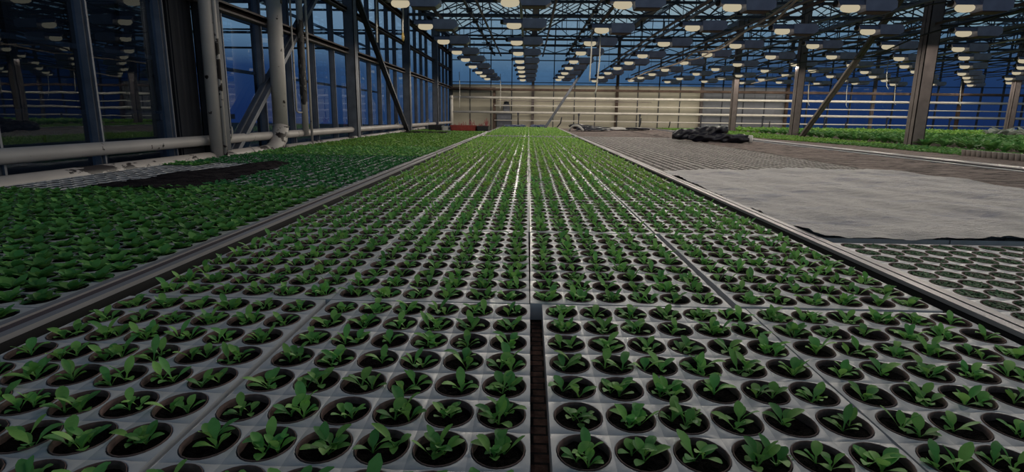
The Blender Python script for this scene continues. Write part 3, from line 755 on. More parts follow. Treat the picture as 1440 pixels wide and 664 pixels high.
for k in range(8):
    hc = MB(); x = GUT[k+1] if k < 8 else 0
    hc.box((x-.05, YB-.12, 0), (x+.05, YB-.04, Z(2.95))); hc.box((x-.055, YB-.13, 0), (x-.03, YB-.03, Z(2.95)))
    tag(hc.build('gable_post', M['galv'] if k % 2 == 0 else M['brownsteel']), f'upright post on the back wall, {ordw(k+1)} from the left corner', 'post', 'posts on the back wall')
for k in range(4):       # panels below, cream then bluish grey, one per bay
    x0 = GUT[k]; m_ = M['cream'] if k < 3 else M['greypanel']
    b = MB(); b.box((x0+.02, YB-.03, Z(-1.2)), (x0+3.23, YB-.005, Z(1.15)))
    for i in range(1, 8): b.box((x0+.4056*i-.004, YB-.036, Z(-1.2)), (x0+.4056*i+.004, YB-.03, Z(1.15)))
    tag(b.build('wall_cladding', m_), f'{"cream" if k < 3 else "bluish grey"} panel filling the lower back wall, {ordw(k+1)} bay from the corner', 'panel', 'panels on the back wall')
b = MB(); b.box((XW+.01, YB-.3, 0), (XW+.14, YB-.04, Z(2.9))); tag(b.build('corner_post', M['dsteel']), 'dark corner post where the glass wall meets the back wall', 'post')
# doorway frame near the left corner
b = MB(); b.box((-1.37, YB-.45, 0), (-1.27, YB-.36, Z(.99))); b.box((XW+.1, YB-.45, Z(.93)), (-1.27, YB-.36, Z(1.02)))
tag(b.build('door_frame', M['brownsteel']), 'dark brown door portal standing before the cream wall at the left corner', 'door frame')
# grey cabinet with a round cap
R_ = empty('control_cabinet', (-.93, YB-.25, 0)); tag(R_, 'blue-grey control cabinet on the cream wall left of the middle bench axis', 'cabinet')
b = MB(); b.box((-.30, -.16, Z(-.42)), (.26, .1, Z(.12)), .02); b.build('body', M['cabinet'], R_)
b = MB(); b.box((-.06, -.12, Z(.12)), (.20, .1, Z(.42)), .03); b.build('fan_housing', M['cabinet'], R_)
b = MB(); b.lathe([(.0, .1), (.10, .08), (.10, 0)], c=(.07, -.02, Z(.42)), n=14); b.build('cap', M['dsteel'], R_)
b = MB(); b.box((-.28, -.14, 0), (.24, .08, Z(-.42))); b.build('plinth', M['cabinet'], R_)
# rear heating pipes
for z, r, m_, lab in ((.925, .032, 'brownsteel', 'brown pipe, topmost of the pipes along the back wall'), (.64, .045, 'pale_pipe', 'pale upper heating pipe along the back wall'),
                      (.35, .020, 'pale_pipe', 'thin pale pipe halfway up the back wall'), (.10, .045, 'pale_pipe', 'thick pale lower heating pipe along the back wall'), (-.20, .022, 'pale_pipe', 'lowest thin pale pipe along the back wall')):
    x0 = -2.93 if z in (.64, .10) else (-1.3 if z in (.35, -.20) else -2.95)
    b = MB(); b.tube([(x0, 22.15, Z(z)), (XR-.5, 22.15, Z(z))], r, 10)
    if z == .925: b.box((x0, 22.13, Z(z)+r), (XR-.5, 22.18, Z(z)+r+.03))
    o = tag(b.build('heating_pipe', M[m_]), lab, 'pipe')
    for gx in GUT[1:8]:
        c_ = MB(); c_.box((gx-.012, 22.15, Z(z)-.012), (gx+.012, YB-.12, Z(z)+.012)); c_.build('wall_bracket', M['dsteel'], o)
    if z == .10:
        for i in range(9):
            c_ = MB(); x = -.4+2.3*i; c_.box((x-.02, 22.11, 0), (x+.02, 22.15, Z(.06))); c_.box((x-.035, 22.08, Z(.0)), (x+.035, 22.12, Z(.09))); c_.build('support', M['dsteel'], o)
b = MB(); b.box((-1.2, 22.10, Z(.52)), (4.6, 22.12, Z(.545))); tag(b.build('thin_cable_duct', M['galv']), 'thin grey duct just below the upper rear pipe', 'duct')
b = MB(); b.tube([(-2.93, 22.15, Z(.70)), (-2.93, 22.15, Z(-.40))], .06, 12); b.tube([(-2.93, 22.05, Z(.64)), (-2.93, 22.24, Z(.64))], .07, 12)
tag(b.build('riser_pipe', M['pale_pipe']), 'short vertical pale pipe joining the rear pipes in the left corner', 'pipe')
# left-hand pipes
b = MB(); b.tube([(-2.985, .2, Z(-.265)), (-2.985, 8.2, Z(-.268)), (-2.985, 15, Z(-.29)), (-2.985, 22.1, Z(-.30)), (-2.93, 22.15, Z(-.30))], .047, 16)
hp = tag(b.build('side_heating_pipe', M['white_pipe']), 'white heating pipe running along the glass wall above the bed edge', 'pipe')
for y in (5.62, 9.9, 13.2, 17.0):
    b = MB(); b.tube([(-2.985+.053*math.cos(a), y, Z(-.266)+.053*math.sin(a)) for a in np.linspace(0, 2*PI, 13)], .006, 6, False)
    b.tube([(-2.93, y, Z(-.26)), (-2.91, y, Z(-.20)), (-2.94, y+.05, Z(-.15)), (-2.99, y+.09, Z(-.19)), (-3.0, y+.09, Z(-.5))], .006, 6); b.build('wire_loop', M['cord'], hp)
b = MB(); b.tube([(-2.90, .2, Z(-.425)), (-2.90, 6.35, Z(-.425))], .062, 16); b.tube([(-2.90, 6.35, Z(-.425)), (-2.90, 6.52, Z(-.40)), (-2.90, 6.66, Z(-.30)), (-2.90, 6.72, Z(-.16))], [.064, .085, .09, .088], 18)
o = tag(b.build('bed_edge_pipe', M['white_pipe_chip']), 'thick flaking white pipe along the left bed edge, bending up at its end', 'pipe')
for y in (5.9, 6.25): 
    b = MB(); b.tube([(-2.90, y, Z(-.425)), (-2.90, y+.035, Z(-.425))], .068, 18); b.build('weld_collar', M['white_pipe'], o)
b = MB(); b.tube([(-2.90, 6.72, Z(-.17)), (-2.90, 6.74, Z(.6)), (-2.90, 6.80, Z(2.6))], .083, 18); o = tag(b.build('standing_pipe', M['white_pipe']), 'thickest white standing pipe, rising from the elbow on the bed edge', 'pipe')
b = MB(); b.tube([(-2.90, 6.72, Z(-.175)), (-2.90, 6.72, Z(-.160))], .093, 18); b.tube([(-2.90, 6.775, Z(1.20)), (-2.90, 6.776, Z(1.27))], .086, 18); b.build('dark_joint', M['lamp_dark'], o)
b = MB(); b.tube([(-2.90, 6.85, Z(-.42)), (-2.93, 12, Z(-.42)), (-3.0, 16.6, Z(-.40))], .045, 14); tag(b.build('bed_edge_pipe', M['white_pipe_chip']), 'slimmer white pipe continuing the bed edge beyond the elbow', 'pipe')
b = MB(); b.tube([(-2.86, 5.22, Z(-.50)), (-2.86, 5.27, Z(2.4))], .058, 16); o = tag(b.build('standing_pipe', M['white_pipe']), 'nearest white standing pipe with a rusty seam, left of the thickest one', 'pipe')
b = MB(); b.tube([(-2.79, 5.23, Z(-.50)), (-2.79, 5.28, Z(2.4))], .017, 8); b.build('conduit', M['white_pipe_chip'], o)
b = MB(); b.tube([(-2.86, 5.22, Z(-.55)), (-2.86, 5.22, Z(-.44))], .07, 16); b.build('foot_collar', M['white_pipe'], o)
b = MB(); b.tube([(-2.93, 7.55, Z(-.29)), (-2.93, 7.6, Z(2.5))], .040, 14); o = tag(b.build('standing_pipe', M['white_pipe']), 'slim white standing pipe wrapped in torn black tape', 'pipe')
R5 = random.Random(5); n = 14; vs = []
for j in range(26):
    for k in range(n): a = 2*PI*k/n; rr = .0435+R5.uniform(0, .006)*(1 if 2 < j < 24 else 0); vs.append((-2.93+rr*math.cos(a), 7.56+rr*math.sin(a), Z(.12+1.03*j/25)+R5.uniform(-.03, .03)))
b = MB(); b.add(vs, [(j*n+k, j*n+(k+1) % n, (j+1)*n+(k+1) % n, (j+1)*n+k) for j in range(25) for k in range(n) if R5.random() > .12]); b.build('torn_black_wrap', M['lamp_dark'], o)
b = MB(); b.tube([(-2.96, 7.38, Z(2.4)), (-2.96, 7.36, Z(.02)), (-2.96, 7.42, Z(.0)), (-2.95, 7.52, Z(.0))], .012, 8); b.build('side_tube', M['white_pipe'], o)
b = MB(); b.tube([(-2.87, 7.66, Z(2.4)), (-2.87, 7.60, Z(-.46))], .016, 8); tag(b.build('thin_riser', M['white_pipe']), 'thin white riser just right of the tape-wrapped pipe', 'pipe')
# ------------------------------------------------------------------ roof
b = MB()
for k in range(8):
    x0 = GUT[k]; xm = x0+1.6225; x1 = x0+3.245
    b.tube([(xm, 0, Z(3.86)), (xm, YB, Z(3.86))], .03, 6)
    for i in range(29):
        y = YB-.8143*i
        for xa in (x0, x1): b.bar((xa, y, Z(2.97)), (xm, y, Z(3.85)), .02, .03)
    for q in (.33, .66):
        for xa in (x0, x1): 
            x = xa+(xm-xa)*q; b.bar((x, 0, Z(2.97+.88*q)-.03), (x, YB, Z(2.97+.88*q)-.03), .02, .03)
ro = struct(b.build('roof', M['bsteel']))
g = MB()
for k in range(8):
    x0 = GUT[k]; xm = x0+1.6225; x1 = x0+3.245
    g.add([(x0, 0, Z(2.98)), (xm, 0, Z(3.87)), (xm, YB, Z(3.87)), (x0, YB, Z(2.98))], [(0, 1, 2, 3)]); g.add([(x1, 0, Z(2.98)), (xm, 0, Z(3.87)), (xm, YB, Z(3.87)), (x1, YB, Z(2.98))], [(0, 1, 2, 3)])
g.build('glazing', M['glass_roof'], ro)
for k, x in enumerate(GUT[:9]):
    b = MB(); b.box((x-.09, 0, Z(2.86)), (x+.09, YB, Z(2.87))); b.box((x-.09, 0, Z(2.86)), (x-.08, YB, Z(2.98))); b.box((x+.08, 0, Z(2.86)), (x+.09, YB, Z(2.98)))
    tag(b.build('roof_gutter', M['bsteel']), f'steel gutter between roof ridges, {ordw(k+1)} from the left glass wall', 'gutter', 'roof gutters')
for k, y in enumerate((5.42, 9.8, 14.2, 18.5, YB-.15)):
    b = MB()
    b.box((XW, y-.03, Z(2.27)), (XR, y+.03, Z(2.33))); b.box((XW, y-.03, Z(2.58)), (XR, y+.03, Z(2.64)))
    t = tag(b.build('roof_truss', M['dsteel']), f'lattice roof truss crossing the house, {["nearest, overhead","second from camera","middle of those in view","next to last","against the back wall"][k]}', 'truss', 'roof trusses')
    b = MB(); x = XW; i = 0
    while x < XR-.8:
        b.bar((x, y, Z(2.33 if i % 2 else 2.58)), (x+.8112, y, Z(2.58 if i % 2 else 2.33)), .025, .025); x += .8112; i += 1
    b.build('lattice', M['dsteel'], t)
    b = MB()
    for x in GUT: b.box((x-.03, y-.03, Z(2.64)), (x+.03, y+.03, Z(2.9)))
    for x in GUT[:8]:
        xm = x+1.6225
        b.box((x+.35, y-.018, Z(3.50)-.02), (x+2.9, y+.018, Z(3.50)+.02)); b.bar((xm, y, Z(2.64)), (xm, y, Z(3.5)), .03, .03)
        b.bar((xm-.8, y, Z(2.64)), (xm-.8, y, Z(3.4)), .025, .025); b.bar((xm+.8, y, Z(2.64)), (xm+.8, y, Z(3.4)), .025, .025)
        b.bar((xm-.8, y, Z(3.35)), (xm, y, Z(2.7)), .022, .022); b.bar((xm+.8, y, Z(3.35)), (xm, y, Z(2.7)), .022, .022)
    b.box((XW, y-.02, Z(2.95)-.02), (XR, y+.02, Z(2.95)+.02)); b.build('gable_brace', M['dsteel'], t)
# long pipes and screen rails running along the house under the roof
runs = [(-1.33, 2.22, .030, 'dsteel', 1), (1.38, 2.22, .030, 'dsteel', 1), (-1.08, 2.20, .026, 'galv', 0), (.50, 2.20, .026, 'galv', 0), (3.12, 2.02, .030, 'galv', 0), (4.45, 2.2, .03, 'dsteel', 1),
        (5.0, 2.1, .028, 'galv', 0), (5.9, 1.95, .028, 'bsteel', 0), (7.3, 2.15, .03, 'dsteel', 1), (7.9, 2.0, .028, 'galv', 0), (8.6, 1.9, .028, 'dsteel', 0), (9.7, 2.15, .028, 'bsteel', 0), (10.6, 2.0, .028, 'galv', 0), (11.8, 2.15, .028, 'dsteel', 0), (13.0, 2.05, .028, 'bsteel', 0), (14.2, 2.0, .028, 'galv', 0)]
for k, (x, z, r, m_, cr) in enumerate(runs):
    b = MB(); b.tube([(x, 3, Z(z)), (x, YB-.2, Z(z))] if cr or k % 2 else [(x, 3, Z(z)), (x+.02, 9, Z(z)-.01), (x, 15, Z(z)), (x-.01, YB-.2, Z(z))], r, 8)
    o = tag(b.build('overhead_rail' if cr else 'overhead_pipe', M[m_]), f'{"dark rail with cross clips" if cr else "slim pipe"} under the roof running lengthwise, {ordw(k+1)} from the left', 'rail' if cr else 'pipe', 'lengthwise pipes and rails under the roof')
    for yy in (5.42, 9.8, 14.2, 18.5):
        b = MB(); b.tube([(x, yy, Z(z)), (x, yy, Z(2.29))], .008, 5); b.build('suspension_rod', M['dsteel'], o)
    if cr:
        y = 5.45
        while y < YB-1:
            b = MB(); b.box((x-.16, y-.02, Z(z)-.045), (x+.16, y+.02, Z(z)-.025)); b.build('cross_clip', M['dsteel'], o)
            b = MB(); b.box((x-.05, y+.28, Z(z)-.06), (x+.07, y+.40, Z(z)+.03)); b.build('screen_motor_block', M['dsteel'], o); y += 1.45

# ------------------------------------------------------------------ grow lamps
root = empty('grow_lamp', (0, 0, 0)); root['category'] = 'lamp'
def part(name, b, m): o = b.build(name, m, root); CHILD.setdefault(root.name, []).append(o); return o
b = MB(); vs = []
for x in (-.155, .135):
    vs += [(x, -.045, .088), (x, .045, .088), (x, .085, .030), (x, -.085, .030), (x, -.040, .082), (x, .040, .082), (x, .079, .030), (x, -.079, .030)]
b.add(vs, [(0, 8, 9, 1), (1, 9, 10, 2), (3, 11, 8, 0), (4, 5, 13, 12), (5, 6, 14, 13), (7, 4, 12, 15), (2, 10, 14, 6), (7, 15, 11, 3), (0, 1, 5, 4), (1, 2, 6, 5), (0, 4, 7, 3), (8, 12, 13, 9), (9, 13, 14, 10), (8, 11, 15, 12)])
hood = part('reflector_hood', b, M['lamp_box'])
b = MB(); b.tube([(-.108, 0, .010), (-.10, 0, .010), (-.07, 0, .010), (0, 0, .010), (.07, 0, .010), (.10, 0, .010), (.108, 0, .010)], [.008, .026, .044, .052, .044, .026, .008], 12)
part('bulb', b, M['bulb'])
b = MB(); b.tube([(-.20, 0, .055), (-.185, 0, .055), (-.15, 0, .055)], [.018, .034, .034], 10); part('lamp_socket', b, M['lamp_dark'])
b = MB()   # ballast box, chamfered ends
pr = [(.125, .10), (.44, .10), (.47, .06), (.47, .0), (.42, -.035), (.135, -.035), (.125, 0)]
for s_ in (1,):
    vs = [(x, -.10, z) for x, z in pr]+[(x, .10, z) for x, z in pr]; n = len(pr)
    b.add(vs, [tuple(range(n)), tuple(range(2*n-1, n-1, -1))]+[(i, i+n, (i+1) % n+n, (i+1) % n) for i in range(n)])
part('ballast_box', b, M['lamp_box'])
b = MB(); b.box((.14, -.095, -.045), (.41, .095, -.035)); part('lit_lip', b, M['brownsteel'])  # underside lip, lamp light on it put into the brown colour
b = MB(); b.tube([(-.10, 0, .088), (-.10, 0, .235)], .005, 6); b.tube([(.36, 0, .10), (.36, 0, .235)], .005, 6); b.box((-.16, -.015, .088), (.44, .015, .104)); part('hanger', b, M['dsteel'])
lamp0 = root; first = True
def add_light(x, y, z, pw):
    L = bpy.data.lights.new('lamp_light', 'SPOT'); L.energy = pw; L.color = (1.0, .90, .76); L.spot_size = 3.14; L.spot_blend = .12; L.shadow_soft_size = 0.0
    o = bpy.data.objects.new('lamp_light', L); C.objects.link(o); o.location = (x, y, z); return o
LX_ = [-1.52+1.28*k+.0045*k*k for k in range(14)]
PW = 9.8
rowtxt = ['nearest row in view', 'second row back', 'third row back', 'fourth row back', 'fifth row back', 'sixth row back', 'seventh row back', 'eighth row back', 'last row by the back wall']
for k, x in enumerate(LX_):
    for j in range(-3, 9):
        y = 7.0+1.79*j+.03*x+(.08 if (j+k) % 3 == 0 else -.05)
        if j == -3 and x < 0: continue
        if j < 0 and x > 6: continue
        if j == 8: y = 21.35+.02*x
        zb = Z(1.25+.015*math.sin(k*3+j*5))
        if j >= -1:
            if first: o = lamp0; o.location = (x, y, zb); first = False
            else: o = copy_tree(lamp0, (x, y, zb))
            o.rotation_euler = (0, 0, rnd.uniform(-.05, .05))
            tag(o, f'grow lamp in the {"row above the near trays" if j < 0 else rowtxt[j]}, {ordw(k+1)} line from the glass wall', 'lamp', 'rows of hanging grow lamps')
        f = 1.0 if j >= 0 else (.9 if j == -1 else .8)
        if j < 0: f *= [.15, .88, 1.5, .95, .6, .5, .5][k] if k < 7 else .5
        elif x < -1: f *= (.8 if j < 4 else 1.0)
        if j >= 5: f *= 1.3
        add_light(x, y, zb-.048, PW*f)
for k, x in enumerate(LX_):
    b = MB(); b.box((x-.02+.1, 4.6, Z(1.485)), (x+.02+.1, 22.0, Z(1.515))); 
    o = tag(b.build('lamp_rail', M['brownsteel'] if k % 2 == 0 else M['bsteel']), f'thin rail carrying the {ordw(k+1)} line of lamps from the glass wall', 'rail', 'rails that carry the lamps')
    for y in (5.42, 9.8, 14.2, 18.5): 
        b = MB(); b.tube([(x+.1, y, Z(1.51)), (x+.1, y, Z(2.28))], .006, 5); b.build('suspension_rod', M['dsteel'], o)
    R6 = random.Random(k); b = MB(); pts = []; y = 4.6; i = 0
    while y < 21.5: pts.append((x+.16+R6.uniform(-.03, .03), y, Z(1.47)-(.10 if i % 2 else 0)*R6.uniform(.3, 1.2))); y += .85; i += 1
    b.tube(pts, .011, 6); b.build('lamp_cable', M['cable'], o)
# thick drooping tan cables that cross the picture
def cablec(pts, r, m_, lab, name='drooping_cable'):
    P = [Vector(p) for p in pts]; out = []
    for i in range(len(P)-1):
        p0 = P[max(0, i-1)]; p1 = P[i]; p2 = P[i+1]; p3 = P[min(len(P)-1, i+2)]
        for q in range(6):
            t = q/6; out.append(tuple(.5*((2*p1)+(-p0+p2)*t+(2*p0-5*p1+4*p2-p3)*t*t+(-p0+3*p1-3*p2+p3)*t**3)))
    out.append(tuple(P[-1])); b = MB(); b.tube(out, r, 7); tag(b.build(name, M[m_]), lab, 'cable')
cablec([(3.15, 5.9, Z(1.35)), (3.15, 7.0, Z(1.42)), (3.12, 7.9, Z(1.20)), (3.12, 8.6, Z(1.25)), (3.12, 9.9, Z(1.10)), (3.15, 11.5, Z(1.22)), (3.15, 12.6, Z(1.12)), (3.1, 15.5, Z(1.15)), (3.1, 18.5, Z(1.1))], .016, 'cable_tan', 'thick tan cable drooping in waves from top right to centre')
cablec([(3.22, 5.9, Z(1.55)), (3.22, 7.0, Z(1.50)), (3.2, 8.2, Z(1.33)), (3.2, 9.6, Z(1.22)), (3.2, 11.2, Z(1.10)), (3.2, 12.4, Z(1.16))], .013, 'cable_tan', 'second tan cable just above the thick drooping one')
cablec([(6.9, 7.0, Z(1.55)), (6.3, 9.5, Z(1.36)), (6.2, 11.2, Z(1.12)), (6.0, 13.5, Z(1.22)), (5.8, 15.5, Z(1.06)), (5.5, 18, Z(1.15))], .013, 'cable', 'dark cable sagging between the lamps left of the second post')
cablec([(9.5, 9.2, Z(1.60)), (8.6, 10.8, Z(1.42)), (8.0, 13, Z(1.20)), (7.4, 15.2, Z(1.22)), (6.9, 18.5, Z(1.05))], .013, 'cable_tan', 'tan cable sagging across the lamps behind the slanting brace')
cablec([(12.5, 11.5, Z(1.7)), (11.5, 13.2, Z(1.42)), (10.8, 15.5, Z(1.30)), (10, 18, Z(1.1)), (9, 20.5, Z(1.1))], .013, 'cable', 'dark cable across the distant lamps at right')
cablec([(13.5, 12.2, Z(1.45)), (11.8, 12.8, Z(1.36)), (10.2, 13.4, Z(1.30)), (8.4, 13.6, Z(1.36)), (7.0, 13.4, Z(1.28))], .013, 'cable', 'dark cable swagged behind the broad right post')
# hanging white cords
def cord(x, y, z0, z1, lab, tip=None, kink=0):
    b = MB(); b.tube([(x, y, Z(z1)), (x+.01, y, Z((z0+z1)/2)), (x+kink*.5, y, Z(z0)+.08), (x+kink, y, Z(z0))], .011, 6)
    o = tag(b.build('hanging_cord', M['cord']), lab, 'cord')
    if tip: c_ = MB(); c_.tube([(x+kink, y, Z(z0)+.01), (x+kink, y, Z(z0)-.05), (x+kink, y, Z(z0)-.09)], [.012, .022, .010], 8); c_.build('plug', M['ochre'], o)
cord(-1.98, 7.7, .90, 2.0, 'white cord hanging before the glass wall, left of the first lamp')
cord(-1.62, 7.6, 1.00, 1.5, 'white cord with a brass plug below the first lamp', True)
cord(.98, 9.6, .55, 1.48, 'pair-forming white cord hanging at centre right, nearer one', None, .0)
cord(1.13, 9.7, .35, 1.48, 'white cord kinked at its end beside the nearer centre cord', None, -.05)
cord(-2.35, 19.8, .2, 1.4, 'thin pale cord over the green bed in the left corner')
cord(-1.0, 20.5, .2, 1.4, 'thin pale cord just right of the dark door portal')
for k, (x, y, z0) in enumerate(((8.3, 18.5, .55), (8.9, 15.0, .75), (9.6, 20.5, .45), (10.9, 20.5, .4), (12.4, 20.3, .5), (12.9, 15.2, .8), (14.8, 20.6, .5), (14.3, 16.4, .75), (16.6, 20.6, .45))):
    cord(x, y, z0, 1.45, f'pale kinked cord hanging among the lamps right of centre, {ordw(k+1)} from the left', None, .10)
# black irrigation hoses standing at the back
for k, (x, y, h, l) in enumerate(((-.62+1.7, 19.6, .36, .22), (-.35, 19.7, .42, -.03), (3.3, 21.9, .38, .0), (4.2, 21.9, .36, .06), (5.3, 21.95, .24, .05), (9.0, 21.95, .3, .02), (11.8, 21.95, .3, .0))):
    b = MB(); b.tube([(x-l*1.2, y, 0), (x-l*1.2, y, Z(-.44)), (x-l*.5, y, Z(-.38)), (x, y, Z(-.41)+h*.45), (x+l*.15, y, Z(-.41)+h)], .022, 7)
    tag(b.build('irrigation_hose', M['cable']), f'black hose end standing up at the rear of the benches, {ordw(k+1)} from the left', 'hose', 'hose ends at the back')

# ------------------------------------------------------------------ things lying about
def roll(name, p0, p1, r, m, squash, seed, label, parent=None):
    R = random.Random(seed); n1, n2 = 40, 28; P0, P1 = Vector(p0), Vector(p1); ax = (P1-P0); t = ax.normalized(); s_ = t.cross(Vector((0, 0, 1))).normalized(); vs = []
    for i in range(n1+1):
        u = i/n1; c_ = P0+ax*u; e = min(1, 6*min(u, 1-u)+.35)**.5
        for k in range(n2):
            a = 2*PI*k/n2; rr = r*e*(1+.15*math.sin(3*a+u*13+seed)+.10*math.sin(5*a-u*31)+.05*math.sin(u*37+2*a)+R.uniform(-.02, .02))
            vs.append(tuple(c_+s_*math.cos(a)*rr*1.5+Vector((0, 0, 1))*(math.sin(a)*rr*squash)))
    b = MB(); b.add(vs, [(i*n2+k, i*n2+(k+1) % n2, (i+1)*n2+(k+1) % n2, (i+1)*n2+k) for i in range(n1) for k in range(n2)]+[tuple(range(n2-1, -1, -1)), tuple(range(n1*n2, (n1+1)*n2))], True)
    o = b.build(name, m, parent); 
    if label: tag(o, label, 'film roll')
    return o
roll('film_bundle', (2.72, 9.95, ZB+.075), (3.62, 9.55, ZB+.065), .082, M['film'], .85, 3, 'lower crumpled black plastic film roll lying on the brown bench')
roll('film_bundle', (2.48, 10.05, ZB+.09), (3.36, 9.85, ZB+.20), .088, M['film'], .95, 8, 'upper crumpled black plastic film roll, resting on the lower one')
b = MB(); b.tube([(3.60, 9.56, ZB+.065), (3.66, 9.53, ZB+.065)], .062, 14); tag(b.build('cardboard_core', M['white_film']), 'pale end of the lower black film roll', 'roll core')
# folded black film with a white hoop, white fleece pile behind
b = MB(); R3 = random.Random(3); n1, n2 = 20, 14
b.add([(1.22+1.0*i/n1+.1*math.sin(j), 15.7+.9*j/n2, ZB+.004+(.17*math.sin(PI*j/n2)*(1-.65*i/n1)+R3.uniform(0, .03))) for j in range(n2+1) for i in range(n1+1)], [(j*(n1+1)+i, j*(n1+1)+i+1, (j+1)*(n1+1)+i+1, (j+1)*(n1+1)+i) for j in range(n2) for i in range(n1)])
tag(b.build('folded_film', M['film']), 'crumpled black film heap behind the middle bench rail, with a white hoop', 'plastic film')
b = MB(); b.tube([(1.12+.35*u-.02, 15.65-.3*u, ZB+.02+.13*math.sin(PI*min(1, u*1.02))**.7) for u in np.linspace(0, 1, 14)], .03, 10); tag(b.build('white_hoop', M['white_film']), 'bent white tube arching over the black film heap', 'tube')
b = MB(); n1, n2 = 26, 12
b.add([(1.85+1.75*i/n1+.08*math.sin(j*1.3), 17.2+1.2*j/n2, ZB+.01+(.055*math.sin(PI*j/n2)*(.5+.5*abs(math.sin(i*.33+.5)))+R3.uniform(0, .02))) for j in range(n2+1) for i in range(n1+1)], [(j*(n1+1)+i, j*(n1+1)+i+1, (j+1)*(n1+1)+i+1, (j+1)*(n1+1)+i) for j in range(n2) for i in range(n1)], True)
tag(b.build('fleece_pile', M['white_film']), 'white fleece heaped on the far end of the right bench', 'fleece')
roll('film_strip', (2.9, 17.3, ZB+.06), (3.5, 16.8, ZB+.05), .045, M['film'], .6, 5, 'black strip of film lying across the white fleece heap')
roll('blue_film_roll', (-.80, 19.0, ZB+.035), (-.08, 19.0, ZB+.045), .06, M['blue_film'], .8, 11, 'blue plastic roll at the left rear end of the middle bench')
roll('blue_film_roll', (.05, 19.05, ZB+.04), (.62, 19.0, ZB+.05), .065, M['blue_film'], .8, 13, 'dark blue crumpled roll at the right rear end of the middle bench')
# crates at the end of the left bench
def crate(name, x0, x1, y0, y1, h, m, lab, ribs=True):
    b = MB(); z = ZB; t = .014
    b.box((x0, y0, z), (x1, y1, z+.015)); b.box((x0, y0, z), (x1, y0+t, z+h)); b.box((x0, y1-t, z), (x1, y1, z+h)); b.box((x0, y0, z), (x0+t, y1, z+h)); b.box((x1-t, y0, z), (x1, y1, z+h))
    b.box((x0-.012, y0-.012, z+h-.025), (x1+.012, y0+t, z+h)); b.box((x0-.012, y1-t, z+h-.025), (x1+.012, y1+.012, z+h)); b.box((x0-.012, y0, z+h-.025), (x0+t, y1, z+h)); b.box((x1-t, y0, z+h-.025), (x1+.012, y1, z+h))
    for i in range(1, 7): x = x0+(x1-x0)*i/7; b.box((x-.006, y0-.008, z), (x+.006, y0, z+h-.02))
    b.box((x0, y0-.008, z+h*.45), (x1, y0, z+h*.52))
    o = tag(b.build(name, m), lab, 'crate'); return o
cr1 = crate('plastic_crate', -1.93, -1.31, 14.35, 14.75, .135, M['red'], 'red plastic crate at the end of the left bench')
cr2 = crate('plastic_crate', -1.28, -1.0, 14.4, 15.1, .125, M['crate_black'], 'black plastic crate right of the red crate')
crate('plastic_crate', -2.5, -2.18, 14.5, 14.9, .13, M['crate_black'], 'small dark crate left of the red crate')
b = MB(); b.box((-2.13, 14.35, ZB), (-2.0, 14.5, ZB+.10), .008); b.box((-2.16, 14.34, ZB+.09), (-1.97, 14.51, ZB+.105)); tag(b.build('white_box', M['white_film']), 'little white box between dark and red crates', 'box')
for nm, x0, x1, y0, y1, n_, seed, lab in (('red_stemmed_seedlings', -1.9, -1.34, 14.4, 14.7, 26, 4, 'reddish leggy stems sprouting from the red crate'), ('red_stemmed_seedlings', -1.26, -1.02, 14.5, 15.05, 22, 9, 'reddish leggy stems sprouting from the black crate')):
    R4 = random.Random(seed); b = MB()
    for _ in range(n_):
        x, y = R4.uniform(x0, x1), R4.uniform(y0, y1); h = R4.uniform(.14, .27)*(.6+.7*(x-x0)/(x1-x0)); dx = R4.uniform(-.05, .05)
        b.tube([(x, y, ZB+.02), (x+dx*.4, y, ZB+h*.6), (x+dx, y, ZB+h)], .006, 5)
        b.tube([(x+dx*.4, y, ZB+h*.6), (x+dx*.4+.04*R4.choice((-1, 1)), y, ZB+h*.8)], .007, 4)
    tag(b.build(nm, M['stem_pink']), lab, 'seedlings', kind='stuff')
# ------------------------------------------------------------------ outside the left wall
b = MB(); b.box((-11.5, -2, -.1), (-11.2, 19, 5.6));  # dark wall added outside to block sky and darken the near panes
for i in range(11): b.box((-11.2, -2+1.8*i, 0), (-11.1, -1.9+1.8*i, 5.6))
b.box((-11.6, -2, 5.6), (-10.9, 19, 5.75)); tag(b.build('sky_block_wall', M['cladding']), 'long dark shed wall added outside to block sky behind the left panes', 'sky blocker')
for k, (x, y, w, h, m_) in enumerate(((-6.0, 3.2, 1.5, 1.15, 'container'), (-6.2, 5.3, 1.6, 1.2, 'cladding'), (-6.0, 7.6, 1.9, 1.2, 'container'))):
    b = MB(); b.box((x, y, -.1), (x+1.1, y+w, h), .05); b.box((x-.03, y-.03, h-.12), (x+1.13, y+w+.03, h-.04)); b.box((x+1.1, y+w*.4, h*.72), (x+1.13, y+w*.6, h*.78))
    tag(b.build('storage_box', M[m_]), f'{"pale blue-grey" if m_ == "container" else "black"} storage box outside the left glass, {ordw(k+1)} along', 'storage box')
b = MB()
for y in (3.0, 7.4, 11.8, 16.2): b.tube([(-7.6, y, -.1), (-7.6, y, 5)], .05, 8)
for y in (3.0, 7.4, 11.8, 16.2, 20): b.box((-11, y-.03, 3.3), (-3.5, y+.03, 3.36)); b.box((-11, y-.03, 3.9), (-3.5, y+.03, 3.95))
for z in (2.2, 3.5, 4.2): b.box((-7.65, -1, z), (-7.58, 30, z+.08))
tag(b.build('adjoining_glasshouse', M['dsteel']), 'steel frame of the adjoining glasshouse seen through the left glass', 'steel frame')

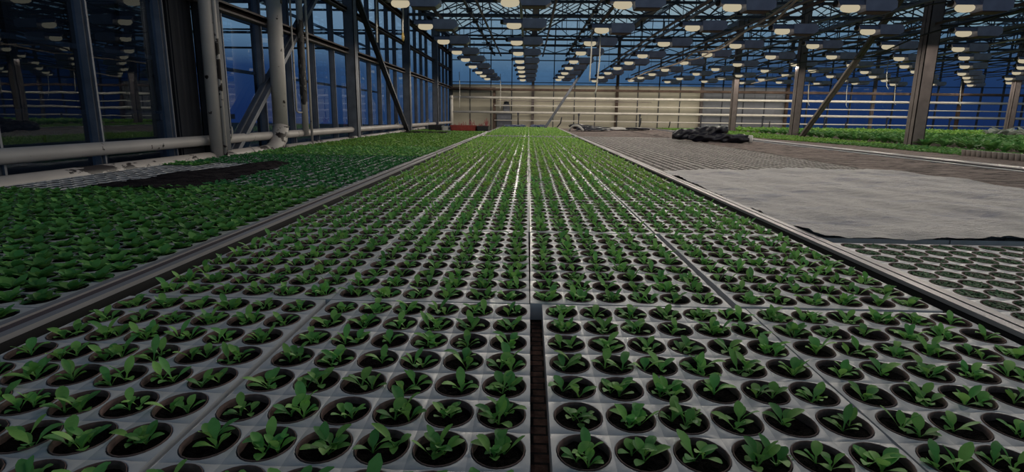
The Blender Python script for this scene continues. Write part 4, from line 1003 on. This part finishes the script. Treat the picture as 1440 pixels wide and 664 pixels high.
# ------------------------------------------------------------------ sky and render look
W = bpy.data.worlds.new('dusk'); bpy.context.scene.world = W; W.use_nodes = True; nt = W.node_tree; bg = nt.nodes['Background']
tc = nt.nodes.new('ShaderNodeTexCoord'); sp = nt.nodes.new('ShaderNodeSeparateXYZ'); nt.links.new(tc.outputs['Generated'], sp.inputs[0])
col = ramp(nt, sp.outputs['Z'], [(0.0, (.040, .095, .19)), (.07, (.085, .17, .27)), (.12, (.23, .34, .41)), (.20, (.32, .42, .47)), (.36, (.07, .11, .15)), (1.0, (.02, .032, .055))])
side = ramp(nt, sp.outputs['Z'], [(0.0, (.012, .030, .098)), (.07, (.022, .055, .135)), (.12, (.17, .28, .36)), (.20, (.32, .42, .47)), (.36, (.07, .11, .15)), (1.0, (.02, .032, .055))])
ab = nt.nodes.new('ShaderNodeMath'); ab.operation = 'ABSOLUTE'; nt.links.new(sp.outputs['X'], ab.inputs[0])
mr = nt.nodes.new('ShaderNodeMapRange'); mr.inputs['From Min'].default_value = .12; mr.inputs['From Max'].default_value = .42; nt.links.new(ab.outputs[0], mr.inputs[0])
mxs = nt.nodes.new('ShaderNodeMix'); mxs.data_type = 'RGBA'; nt.links.new(mr.outputs[0], mxs.inputs[0]); nt.links.new(col, mxs.inputs[6]); nt.links.new(side, mxs.inputs[7]); col = mxs.outputs[2]
nz = nt.nodes.new('ShaderNodeTexNoise'); nz.inputs['Scale'].default_value = 3.0; nz.inputs['Detail'].default_value = 5; nt.links.new(tc.outputs['Generated'], nz.inputs['Vector'])
mx = nt.nodes.new('ShaderNodeMix'); mx.data_type = 'RGBA'; mx.blend_type = 'MULTIPLY'; mx.inputs[0].default_value = .35
nt.links.new(col, mx.inputs[6]); nt.links.new(ramp(nt, nz.outputs['Fac'], [(.35, (.7, .75, .8)), (.7, (1.3, 1.2, 1.15))]), mx.inputs[7])
nt.links.new(mx.outputs[2], bg.inputs[0]); bg.inputs[1].default_value = 1.0
S = bpy.context.scene
S.view_settings.view_transform = 'Standard'; S.view_settings.look = 'None'; S.view_settings.gamma = 1; S.view_settings.use_curve_mapping = False; S.view_settings.exposure = 0.0
S.cycles.use_denoising = True; S.cycles.transparent_max_bounces = 24; S.cycles.max_bounces = 6; S.cycles.diffuse_bounces = 3; S.cycles.glossy_bounces = 3
S.cycles.use_light_tree = True; S.cycles.sample_clamp_indirect = 4
